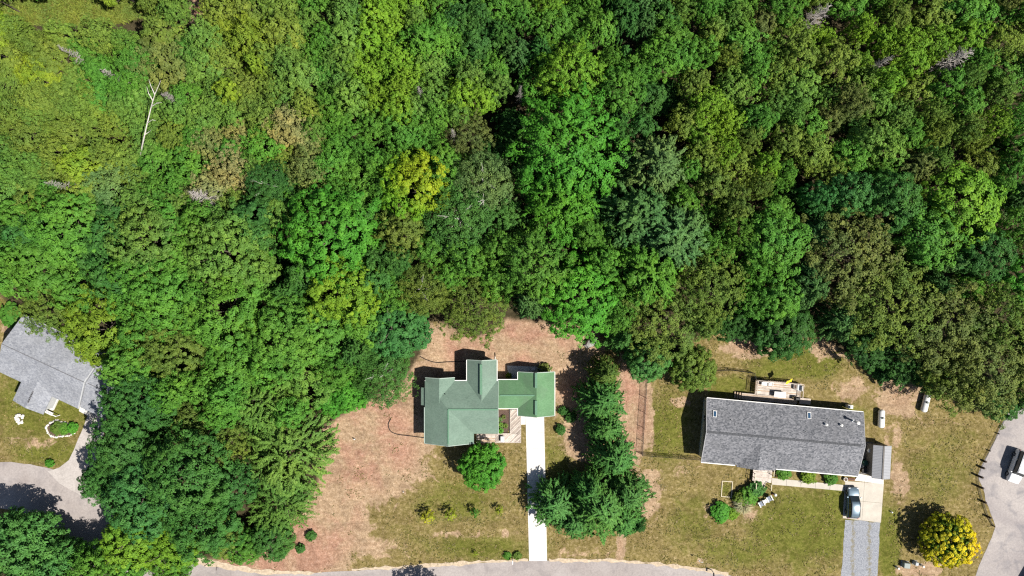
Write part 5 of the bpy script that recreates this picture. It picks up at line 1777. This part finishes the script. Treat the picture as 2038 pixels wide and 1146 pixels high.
# ---- trees that can be told apart
KEY = [
    # centre lot
    ('round', 960, 932, 46, 6.2, 'bright', "round green tree standing in front of the green-roofed house"),
    ('tuft_spruce', 1198, 798, 48, 8.0, 'emerald', "bluish green pine right of the garage, middle of its row"),
    ('tuft_spruce', 1205, 742, 30, 7.0, 'olive', "small olive pine at the top of the row right of the garage"),
    ('tuft_spruce', 1205, 850, 38, 7.5, 'emerald', "green pine just above the big spruce clump"),
    ('tuft_spruce', 1224, 912, 46, 8, 'emerald', "uppermost spruce of the clump beside the concrete driveway"),
    ('tuft_spruce', 1252, 985, 44, 7.5, 'emerald', "rightmost spruce of the clump beside the concrete driveway"),
    ('tuft_spruce', 1196, 1015, 62, 8.5, 'emerald', "largest spruce at the bottom of the clump by the driveway"),
    ('tuft_spruce', 1106, 1006, 48, 6.2, 'emerald', "spruce of the clump that overhangs the concrete driveway"),
    ('tuft_spruce', 1172, 985, 40, 7.5, 'emerald', "spruce in the middle of the clump by the driveway"),
    ('tuft_spruce', 1146, 1036, 42, 6, 'emerald', "low spruce at the lower left of the clump by the driveway"),
    ('tuft_spruce', 1240, 1036, 38, 6, 'emerald', "low spruce at the lower right of the clump by the driveway"),
    ('tuft_spruce', 1272, 1046, 17, 3.5, 'deep', "small dark spruce tucked against the right of the clump"),
    # forest edge behind the green house
    ('round', 785, 652, 68, 9.5, 'teal', "bluish green tree at the forest edge left of the green-roofed house"),
    ('birch', 765, 745, 58, 8.5, 'dark', "dark fine-leaved tree leaning over the straw soil left of the house"),
    ('round', 692, 782, 40, 7.0, 'bright', "small bright green tree at the corner of the straw clearing"),
    ('maple_big', 655, 470, 100, 15, 'bright', "very large bright green maple left of the yellow-topped tree"),
    ('maple_big', 688, 570, 80, 13, 'lime', "lime green maple just below the very large bright maple"),
    ('gold_maple', 822, 375, 68, 13, 'gold', "tree with a bright yellow top above the birches"),
    ('maple', 800, 462, 52, 12, 'olive', "olive tree directly under the yellow-topped tree"),
    ('birch', 962, 365, 58, 12, 'grey', "dark birch with white limbs right of the yellow-topped tree"),
    ('birch', 915, 440, 72, 12, 'dark', "broad dark birch with exposed white branches above the clearing"),
    ('birch', 840, 575, 52, 11, 'olive', "sparse olive birch showing white twigs at the clearing's top left"),
    ('oak', 942, 612, 66, 10, 'olive', "olive brown tree reaching down into the straw clearing"),
    ('maple_tuft', 1130, 290, 108, 16, 'bright', "largest tufted bright green maple in the middle of the forest"),
    ('maple_tuft', 1115, 410, 76, 14, 'bright', "tufted bright green maple below the largest tufted one"),
    ('maple_tuft', 1062, 525, 74, 14, 'mid', "star-shaped green maple above the clearing"),
    ('maple_big', 1150, 590, 88, 12, 'bright', "broad green maple overhanging the back of the straw clearing"),
    ('pine', 1300, 330, 62, 14, 'grey', "grey-green pine right of the largest tufted maple"),
    ('pine', 1265, 430, 70, 14, 'blue', "bluish pine in the dark middle of the forest"),
    ('pine', 1340, 470, 72, 14, 'blue', "bluish green pine in the centre right of the forest"),
    ('pine', 1290, 540, 70, 13, 'mid', "mid green pine above the olive oak near the fence"),
    ('maple', 1540, 480, 66, 13, 'mid', "bright green tree left of the wide olive oaks"),
    ('maple', 1545, 585, 50, 11, 'mid', "green tree above the dark round tree by the back deck lawn"),
    ('round', 1562, 655, 62, 8.0, 'deep', "dark round tree at the edge of the back deck lawn"),
    ('oak', 1322, 640, 78, 11, 'olive', "olive oak at the top of the black chain-link fence"),
    ('round', 1290, 715, 46, 8, 'emerald', "bright green tree at the fence corner behind the grey house"),
    ('round', 1382, 735, 46, 7, 'olive', "yellowish olive tree beside the left end of the grey house"),
    ('oak', 1410, 570, 70, 12, 'olive', "olive tree between the pines and the dark round tree"),
    ('oak', 1690, 510, 92, 13, 'brown', "wide brownish oak, leftmost of the olive group at right"),
    ('oak', 1770, 605, 90, 13, 'olive', "wide olive oak in the middle of the group at right"),
    ('oak', 1880, 650, 90, 13, 'brown', "wide brownish oak above the propane tanks"),
    ('oak', 1965, 735, 88, 13, 'brown', "wide brownish oak at the top of the parking area"),
    ('oak', 1985, 625, 70, 13, 'olive', "olive oak at the right edge of the picture"),
    ('oak', 1895, 755, 60, 10, 'olive', "lower olive oak hanging over the lawn near the tilted tank"),
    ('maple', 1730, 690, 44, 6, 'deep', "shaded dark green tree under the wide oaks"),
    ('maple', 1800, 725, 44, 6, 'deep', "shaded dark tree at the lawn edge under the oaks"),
    ('round', 1862, 752, 34, 5, 'dark', "low green tree next to the tilted propane tank"),
    ('round', 2000, 800, 40, 6, 'dark', "dark green tree at the top corner of the parking area"),
    ('maple', 1690, 388, 46, 12, 'teal', "bluish green tree standing before a black gap at right"),
    ('maple', 1625, 395, 34, 11, 'teal', "small bluish green tree on the left side of the black gap"),
    ('maple', 1905, 405, 78, 13, 'lime', "bright lime maple near the right edge of the forest"),
    ('maple', 1840, 470, 66, 13, 'mid', "mid green maple below left of the bright lime maple"),
    ('maple', 1770, 400, 60, 13, 'dark', "dark green tree left of the bright lime maple"),
    ('maple', 1950, 510, 56, 12, 'dark', "dark tree below the bright lime maple"),
    ('maple', 2030, 560, 50, 12, 'bright', "bright green tree cut by the right edge above the oaks"),
    # left mass
    ('maple_big', 208, 655, 86, 10, 'yellow', "yellow-green maple hanging over the pale grey roof"),
    ('oak', 100, 608, 60, 9, 'olive', "dark olive tree at the back of the left house"),
    ('maple_big', 330, 590, 84, 13, 'mid', "broad green maple right of the yellow-green one"),
    ('maple_big', 300, 480, 80, 13, 'pale', "pale green maple in the left forest"),
    ('maple_big', 130, 450, 84, 12, 'mid', "green maple near the left edge above the olive tree"),
    ('maple', 80, 530, 66, 11, 'mid', "green maple at the left edge above the left house"),
    ('maple_big', 450, 500, 88, 14, 'pale', "broad pale green maple left of the very large bright maple"),
    ('maple_big', 445, 620, 92, 13, 'mid', "large green maple in the middle of the left mass"),
    ('maple_big', 565, 665, 86, 13, 'mid', "large green maple below the dark hollow"),
    ('maple_big', 350, 690, 74, 11, 'olive', "olive green maple right of the pale grey roof"),
    ('maple', 470, 725, 66, 11, 'mid', "green maple below the large middle maple"),
    ('maple', 640, 665, 60, 11, 'mid', "green maple left of the bluish tree at the clearing"),
    ('maple', 610, 745, 60, 9, 'pale', "pale green tree at the top of the feathery group"),
    ('maple_big', 275, 800, 74, 12, 'dark', "dark green maple along the left driveway"),
    ('maple', 245, 880, 62, 11, 'dark', "dark green maple below, where the driveway bends"),
    ('maple_big', 370, 945, 92, 14, 'dark', "largest dark green maple at the lower left"),
    ('maple_big', 290, 990, 82, 12, 'teal', "bluish green maple between driveway and largest dark maple"),
    ('maple_big', 400, 1040, 76, 12, 'dark', "dark green maple below the largest dark one"),
    ('round', 262, 1075, 62, 9, 'lime', "lime green tree beside the shaded lane"),
    ('round', 335, 1092, 56, 8, 'lime', "yellowish green tree overhanging the lane at the bottom"),
    ('round', 200, 960, 42, 8, 'dark', "dark small tree at the mouth of the left driveway"),
    ('round', 445, 1075, 40, 6, 'olive', "olive bushy tree near the lane"),
    ('round', 540, 1075, 42, 5.5, 'dark', "low dark bushy tree at the bottom of the straw slope"),
    ('round', 480, 1090, 36, 5.5, 'mid', "low green bushy tree left of the straw slope tip"),
    ('oak', 390, 830, 52, 9, 'olive', "olive tree in the hollow between the maples"),
    ('willow', 575, 895, 92, 9.5, 'pale', "feathery pale green tree spreading onto the straw slope"),
    ('willow', 520, 800, 76, 10, 'pale', "feathery pale tree above the spreading feathery one"),
    ('willow', 560, 1000, 66, 7.5, 'pale', "feathery tree at the lower end of the straw slope"),
    ('round', 655, 800, 34, 5.5, 'bright', "small bright tree between clearing and feathery trees"),
    ('maple', 462, 965, 50, 10, 'dark', "dark green maple between the largest dark maple and feathery trees"),
    ('oak', 455, 880, 46, 9, 'olive', "olive tree left of the feathery trees"),
    ('round', 238, 1128, 46, 8, 'mid', "green tree over the lane left of the lime tree"),
    ('round', 338, 1128, 40, 7, 'mid', "lowest green tree over the lane at the picture bottom"),
    ('round', 100, 1132, 56, 10, 'emerald', "green tree right of the bottom left corner tree"),
    ('round', 30, 1098, 76, 11, 'emerald', "dark-shadowed green tree in the bottom left corner"),
    ('round', 180, 1135, 50, 9, 'mid', "green tree at the bottom beside the shaded lane"),
    ('maple', 860, 1215, 44, 7, 'mid', "tree below the picture whose shadow falls on the lane"),
    # conspicuous pale trees of the upper left forest
    ('fill_fine', 410, 385, 44, 10, 'tan', "straw-coloured thin tree with bare grey twigs"),
    ('fill_fine', 465, 340, 44, 10, 'tan', "straw-coloured thin tree right of the other straw-coloured one"),
    ('fill_fine', 230, 375, 56, 10, 'grey', "grey-green feathery tree in the upper left forest"),
    ('birch', 540, 370, 48, 11, 'dark', "dark fine-leaved tree right of the straw-coloured trees"),
    ('fill_fine', 580, 255, 50, 11, 'tan', "sandy leaning tree in the upper left forest"),
    ('fill_fine', 620, 340, 46, 11, 'brown', "sandy olive tree above the very large bright maple"),
    ('fill_fine', 330, 125, 60, 10, 'brown', "brownish dome-shaped tree near the top left clearing"),
    ('oak', 935, 275, 44, 10, 'brown', "brownish tree beside the black gap above the birches"),
    ('maple_tuft', 1130, 150, 66, 14, 'lime', "yellowish tufted tree near the top centre"),
    ('maple', 1235, 185, 50, 12, 'mid', "smooth green tree right of the yellowish tufted one"),
    ('fill', 460, 185, 26, 11, 'yellow', "small yellow tree in the upper left forest"),
    ('fill', 515, 130, 22, 11, 'yellow', "smaller yellow tree toward the top of the forest"),
]
for k in KEY:
    plant(*k, cat='tree', rz=0 if k[0] == 'gold_maple' else None)
# golden bush
plant('gold_bush', 1895, 1080, 57, 5.2, (.055, .13, .012), "large round golden-tipped bush on the lawn by the parking area", 'shrub', rz=0)
# gold-topped maple keeps the leaf yellow painted on its lit side; bare trees
snag = [('dead', 350, 200, 22, 11, "grey bare tree beside the white dead birch"), ('dead', 235, 155, 22, 11, "grey bare treetop left of the white dead birch"),
        ('dead', 150, 112, 18, 11, "grey bare treetop nearest the top left clearing"), ('dead', 410, 395, 34, 12.5, "bare grey twigs rising through the straw-coloured tree"), ('dead', 1036, 186, 14, 11, "small bare grey treetop at the black gap"),
        ('dead', 840, 190, 14, 11, "small bare treetop left of the black gap"), ('dead', 1625, 35, 36, 11, "grey leafless tree along the top right edge"), ('dead', 1895, 120, 42, 11, "large grey leafless tree near the top right corner"),
        ('dead', 1745, 130, 24, 11, "grey leafless treetop between the two leafless trees at top right"), ('dead', 130, 370, 20, 12, "thin bare branch tree at the left forest"), ('dead', 905, 270, 14, 10, "bare grey treetop above the dark birch"),
        ('snag', 965, 405, 40, 12.5, "bare white-grey branches rising through the birches")]
for s, px, py, r, h, lab in snag:
    plant(s, px, py, r, h + 2.0, 'mid', lab)
# the white birch that fell across its neighbours
fb = thing('dead_birch_tree', "white dead birch trunk leaning in the upper left forest", 'tree', (*G(272, 335)[:2], 0))
fb0 = fb.location


def FB(px, py, z): return G(px, py, z) - Vector((fb0.x, fb0.y, 0))


MB().tube([FB(272, 335, 0), FB(280, 305, 7), FB(286, 276, 10.6), FB(293, 245, 11.5), FB(301, 212, 12.6), FB(308, 188, 13.9), FB(320, 160, 14.4)], [.13, .12, .10, .085, .07, .045, .02], 7).build('trunk', M['bark_white'], fb, True)
for a, b, c in (((293, 245, 11.5), (303, 238, 12.8), (310, 240, 12.8)), ((301, 212, 12.6), (312, 205, 13.6), (322, 204, 13.6)), ((304, 200, 13.6), (296, 186, 13.9), (292, 172, 14.1)), ((308, 188, 13.9), (300, 170, 14.2), (296, 158, 14.4)), ((288, 268, 10.8), (297, 262, 11.2), (301, 258, 12.1))):
    MB().tube([FB(*a), FB(*b), FB(*c)], [.07, .045, .015], 5).build('branch', M['bark_white'], fb)

# ---- the rest of the forest canopy
CLEARPX = [(140, 18, 150, 30), (395, 14, 24, 44)]


def in_forest(px, py):
    ins = False
    for i in range(len(FOREST)):
        x1, y1 = FOREST[i]
        x2, y2 = FOREST[(i + 1) % len(FOREST)]
        if (y1 > py) != (y2 > py) and px < (x2 - x1) * (py - y1) / (y2 - y1) + x1:
            ins = not ins
    return ins


GAPS = [(1020, 265, 42, 60), (1005, 240, 30, 40), (1590, 385, 26, 40), (1335, 185, 26, 46), (975, 330, 18, 60), (1995, 300, 24, 12), (1690, 245, 20, 18), (1850, 290, 34, 6), (1040, 440, 12, 60), (610, 612, 60, 12), (560, 530, 16, 40), (330, 870, 40, 22), (395, 870, 40, 14), (1460, 660, 50, 30)]


def zone(px, py):
    n = noise.noise(Vector((px / 170, py / 150, 4.2))) + .5 * noise.noise(Vector((px / 60, py / 60, 8.8)))
    if px < 640 and py < 420:
        z = 'upper left forest'
        c = 'yellow' if n > .38 else 'scrub' if n > 0 else 'pale' if n > -.22 else 'mid' if n > -.42 else 'straw'
    elif px < 1010 and py < 420:
        z = 'upper middle forest'
        c = 'lime' if n > .45 else 'pale' if n > .1 else 'mid' if n > -.3 else 'dark'
    elif px < 1330:
        z = 'central forest' if py > 230 else 'upper middle forest'
        c = 'lime' if n > .45 else 'mid' if n > -.1 else 'dark' if n > -.4 else 'blue'
    elif py < 360:
        z = 'upper right forest'
        c = 'lime' if n > .4 else 'scrub' if n > .2 else 'mid' if n > -.18 else 'pale' if n > -.36 else 'brown' if n > -.5 else 'dark'
    else:
        z = 'right forest'
        c = 'olive' if n > .25 else 'mid' if n > -.15 else 'blue'
    if px < 640 and py >= 420:
        z = 'left forest'
        c = 'mid' if n > -.1 else 'dark' if n > -.4 else 'pale'
    return z, c


ANCH = [(661, 465, "very large bright maple"), (822, 375, "yellow-topped tree"), (1130, 290, "largest tufted maple"), (1062, 525, "star-shaped maple"), (915, 440, "broad dark birch"), (1300, 330, "grey-green pine"),
        (1905, 405, "bright lime maple"), (1690, 388, "bluish tree at right"), (1690, 510, "wide brownish oak"), (1540, 480, "green tree beside the oaks"), (1130, 150, "yellowish tufted tree"), (300, 215, "white dead birch"),
        (330, 125, "brownish dome-shaped tree"), (410, 385, "straw-coloured tree"), (580, 255, "sandy leaning tree"), (230, 375, "grey-green feathery tree"), (150, 112, "bare clearing treetop"), (1625, 35, "top right leafless tree"),
        (1895, 120, "large leafless tree"), (1745, 130, "leafless treetop"), (840, 190, "small bare treetop"), (1036, 186, "bare gap treetop"), (395, 20, "dirt patch"), (140, 22, "grassy clearing"), (130, 450, "left edge maple"),
        (1015, 255, "black gap"), (515, 130, "smaller yellow tree"), (460, 185, "small yellow tree"), (1985, 625, "right edge olive oak"), (935, 275, "brownish gap tree"), (445, 620, "large middle left maple"), (1340, 470, "bluish pine"),
        (1235, 185, "smooth green tree"), (620, 340, "sandy olive tree")]
USED = set()


def fill_label(px, py, cw, kind, z):
    ds = sorted((math.hypot(px - a, py - b), a, b, n) for a, b, n in ANCH)
    for d, a, b, n in ds[:9]:
        dx, dy = px - a, py - b
        v = "above" if dy < 0 else "below"
        w = "left" if dx < 0 else "right"
        if abs(dx) > 2.4 * abs(dy):
            pos = f"{w} of"
        elif abs(dy) > 2.4 * abs(dx):
            pos = v
        else:
            pos = f"{v} and {w} of"
        far = "close" if d < 75 else "some way" if d < 150 else "well" if d < 240 else "far"
        lab = f"{cw} {kind} {far} {pos} the {n}"
        if lab not in USED:
            USED.add(lab)
            return lab
    return f"{cw} {kind} within the canopy of the {z}"


CW = dict(scrub='light green', straw='straw-green', yellow='yellow-green', olive='olive', pale='pale green', mid='mid green', brown='brownish', lime='lime green', dark='dark green', blue='bluish green')
fills = []
tries = 0
while tries < 9000 and len(fills) < 420:
    tries += 1
    px, py = rng.uniform(-50, 2090), rng.uniform(-55, 830)
    if not in_forest(px, py):
        continue
    r = rng.uniform(27, 44) if py < 430 else rng.uniform(32, 48)
    if any(((px - a) / (c + .6 * r)) ** 2 + ((py - b) / (d + .6 * r)) ** 2 < 1 for a, b, c, d in CLEARPX):
        continue
    if any(((px - a) / (c + .55 * r)) ** 2 + ((py - b) / (d + .55 * r)) ** 2 < 1 for a, b, c, d in GAPS):
        continue
    bad = False
    for (x, y, q, h) in TREES:
        if math.hypot(px - x, py - y) < ((.66 * q + .36 * r) if px < 1000 else (.70 * q + .48 * r)):
            bad = True
            break
    if bad:
        continue
    # keep back from the clearing's edge
    if not in_forest(px, py + r * .7) or not in_forest(px + r * .5, py) or not in_forest(px - r * .5, py):
        if py > 500:
            continue
    z, c = zone(px, py)
    hgt = rng.uniform(8.5, 11.5) if py < 420 else rng.uniform(9.5, 12.5)
    if c == 'blue' or (c in ('dark', 'brown') and rng.random() < .35):
        sp, kind = ('spruce', 'spruce') if rng.random() < .35 else ('pine', 'pine')
    elif z == 'left forest' or rng.random() < (.2 if z == 'upper left forest' else .35):
        sp, kind = 'fill', 'broadleaf tree'
    else:
        sp, kind = 'fill_fine', 'fine-leaved tree'
    if z == 'left forest':
        kind = 'broadleaf tree'
    lab = fill_label(px, py, CW[c], kind, z)
    plant(sp, px, py, r, hgt, c, lab, group=f"{CW[c]} {kind}s of the {z}", squash=rng.uniform(.85, 1.1))
    fills.append((px, py))
print("fill trees", len(fills))
for gx_, gy_, ga, gb in GAPS:
    for k in range(2 if ga * gb < 1500 else 4):  # low trees added here; their deep green stands in for gap shade
        px, py = gx_ + rng.uniform(-.6, .6) * ga, gy_ + rng.uniform(-.6, .6) * gb
        plant('fill', px, py, rng.uniform(20, 30), rng.uniform(4, 5.5), 'deep', fill_label(px, py, 'added shade-dark', 'low tree', 'forest gap'), group="low trees added in the forest gaps")

# ------------------------------------------------------------------ shrubs and small plants
SH = [
    ('shrub', 1116, 855, 10, 1.0, 'dark', "small clipped round shrub between driveway and pines, lowest of three"),
    ('shrub', 1121, 818, 9, .9, 'dark', "small round shrub nearest the garage corner"),
    ('shrub', 1137, 830, 11, 1.1, 'dark', "small round shrub half in the pine shade"),
    ('sapling', 852, 1029, 15, 2.3, (.25, .29, .02), "leftmost yellow-green sapling in the row of four on the front lawn"),
    ('sapling', 897, 1025, 13, 2.2, (.23, .28, .02), "second sapling from the left in the row on the front lawn"),
    ('sapling', 945, 1021, 11, 2.1, 'mid', "third sapling from the left in the row on the front lawn"),
    ('sapling', 993, 1015, 9, 1.6, (.23, .27, .02), "rightmost and smallest sapling in the row on the front lawn"),
    ('shrub', 618, 1068, 10, 1.0, 'dark', "topmost of the small dark shrubs on the straw slope"),
    ('shrub', 597, 1093, 9, .9, 'dark', "middle one of the small dark shrubs on the straw slope"),
    ('shrub', 560, 1101, 10, .9, 'dark', "lowest of the small dark shrubs on the straw slope"),
    ('sapling', 583, 1084, 7, .9, 'brown', "thin brownish twig plant among the small dark shrubs"),
    ('shrub', 1010, 1107, 8, .6, 'mid', "leafy plant left of the white mailbox post"),
    ('shrub', 1030, 1107, 8, .6, 'olive', "leafy plant right of the white mailbox post"),
    ('sapling', 946, 1101, 6, .9, 'yellow', "tiny yellow plant near the lane below the saplings"),
    ('shrub', 1436, 1021, 20, 1.3, 'bright', "bright green rounded shrub at the left end of the lawn bed"),
    ('shrub', 1458, 1024, 12, .9, 'lime', "lime shrub next to the pale ornamental grass"),
    ('shrub', 1490, 988, 18, 1.4, 'mid', "green shrub above the pale ornamental grass"),
    ('shrub', 1507, 975, 16, 1.3, 'emerald', "dark green shrub by the porch steps"),
    ('shrub', 1473, 992, 13, 1.2, 'olive', "olive shrub left of the porch shrubs"),
    ('shrub', 1562, 942, 14, 1.0, 'mid', "green shrub at the front wall nearest the porch"),
    ('shrub', 1610, 949, 15, 1.1, 'yellow', "yellow-green shrub in the middle of the front wall bed"),
    ('shrub', 1655, 953, 13, 1.0, 'mid', "green shrub at the front wall nearest the pad"),
    ('shrub', 112, 852, 13, .8, 'olive', "olive shrub at the left of the stone ring bed"),
    ('shrub', 127, 853, 12, .8, 'mid', "green shrub in the middle of the stone ring bed"),
    ('shrub', 142, 852, 11, .9, 'bright', "bright shrub at the right of the stone ring bed"),
    ('shrub', 97, 923, 8, .8, 'bright', "small bright shrub at the lane edge of the left lawn"),
    ('shrub', 18, 627, 22, 1.4, 'mid', "green shrub behind the left house at the picture edge"),
    ('shrub', 1760, 742, 20, 2.0, 'deep', "dark undergrowth shrub at the shaded lawn edge"),
    ('shrub', 1084, 735, 12, 1.2, 'brown', "twiggy brownish shrub on the patio edge behind the garage"),
    ('shrub', 1012, 748, 6, .6, 'yellow', "small yellowish plant at the patio's left corner"),
    ('maple', 215, 910, 20, 3.0, 'brown', "brownish bush leaning over the left driveway"),
]
for k in SH:
    plant(*k, cat='shrub')
plant('grass', 1480, 1006, 20, 1.3, (.30, .29, .17), "pale variegated ornamental grass in the lawn bed", 'plant')
for px, py, r, c, lab in ((996, 857, 7, 'bright', "bright hosta at the bottom of the mulch bed"), (997, 846, 6, 'pale', "pale hosta above the bright one in the mulch bed"), (1006, 848, 6, 'olive', "small olive hosta at the right of the mulch bed"),
                          (1003, 830, 5, 'brown', "brownish wilted plant in the mulch bed"), (995, 836, 6, 'grey', "greyish plant against the wall in the mulch bed")):
    plant('hosta', px, py, r, .5, c, lab, 'plant', z0=0.03)

# two stray branches on the road edge
for (px, py, rz), lab in zip(((412, 1124, .4), (432, 1130, 1.3)), ("small dead branch lying at the lane edge", "smaller dead branch lying at the lane edge, right one")):
    m = MB()
    m.tube([(-.4, 0, .06), (0, .05, .07), (.45, .2, .06)], [.04, .03, .01], 5)
    m.tube([(0, .05, .07), (.3, -.2, .08)], [.02, .008], 4)
    o = m.build('branch', M['bark_dark'])
    o.location = (*P2(px, py), .02)
    o.rotation_euler = (0, 0, rz)
    tag(o, lab, 'branch')

# tall meadow grass in the top-left clearing
n = 9000
gx, gy = nrg.uniform(-60, 320, n), nrg.uniform(-50, 52, n)
k = ((gx - 140) / 185) ** 2 + ((gy - 5) / 52) ** 2 < 1
gx, gy = gx[k], gy[k]
n = len(gx)
pos = np.stack([(gx - 1019) / PPM, (573 - gy) / PPM, nrg.uniform(.15, .45, n)], 1)
dr_ = unit(np.stack([nrg.normal(.5, .5, n), nrg.normal(-.3, .5, n), nrg.uniform(.3, 1, n)], 1))
nr_ = unit(np.stack([nrg.normal(0, .4, n), nrg.normal(0, .4, n), np.ones(n)], 1))
me = leaf_mesh('meadow_grass', pos, nr_, np.full(n, .75), .16, dr_)
o = link(bpy.data.objects.new('meadow_grass', me))
o.color = (.15, .19, .03, 1)
tag(o, "tall green meadow grass in the small clearing at the top left", 'grass', kind='stuff')

# rough tufts in the mown grass
PAVED = [upper + lower,
         [(2250, 790), (2062, 806), (2000, 820), (1940, 944), (1976, 1048), (1940, 1125), (1915, 1260), (2250, 1260)],
         [(176, 806), (216, 822), (212, 860), (200, 905), (190, 970), (90, 945), (112, 926), (146, 885), (160, 850)],
         [(1041, 822), (1088, 822), (1094, 1122), (1048, 1122)], [(1670, 935), (1780, 935), (1762, 1045), (1758, 1200), (1664, 1200)],
         [(1490, 925), (1690, 945), (1690, 982), (1490, 975)], [(835, 705), (1110, 705), (1110, 885), (835, 895)], [(1390, 745), (1790, 800), (1790, 960), (1390, 935)], [(-50, 600), (220, 730), (215, 835), (-50, 770)]]
n = 90000
gx, gy = nrg.uniform(-20, 2060, n), nrg.uniform(600, 1150, n)
ok = np.maximum(poly_sd(gx, gy, FOREST), poly_sd(gx, gy, BOTTOM_LEFT)) < -4
for pl_ in PAVED:
    ok &= poly_sd(gx, gy, [tuple(q) for q in pl_]) < -3
dens = np.array([noise.noise(Vector((a / 26, b / 26, 1.7))) + .6 * noise.noise(Vector((a / 9, b / 9, 5.5))) for a, b in zip(gx, gy)])
bare = blob_sum(gx, gy, TAN)
ok &= (dens - .7 * bare) > -.05
gx, gy = gx[ok], gy[ok]
n = len(gx)
pos = np.stack([(gx - 1019) / PPM, (573 - gy) / PPM, nrg.uniform(.02, .07, n)], 1)
dr_ = unit(np.stack([nrg.normal(0, 1, n), nrg.normal(0, 1, n), nrg.uniform(.2, 1, n)], 1))
nr_ = unit(np.stack([nrg.normal(0, .55, n), nrg.normal(0, .55, n), np.ones(n)], 1))
for key, sel, colr, lab in (('grass_tufts', nrg.random(n) < .6, (.100, .100, .022, 1), "olive tufts standing in the mown lawns"), ('straw_tufts', None, (.27, .21, .10, 1), "dry straw tufts lying in the mown lawns")):
    if sel is not None:
        keep_ = sel
    else:
        sel = ~keep_
    me = leaf_mesh(key, pos[sel], nr_[sel], np.full(int(sel.sum()), .26), .42, dr_[sel])
    o = link(bpy.data.objects.new(key, me))
    o.color = colr
    tag(o, lab, 'grass', kind='stuff')
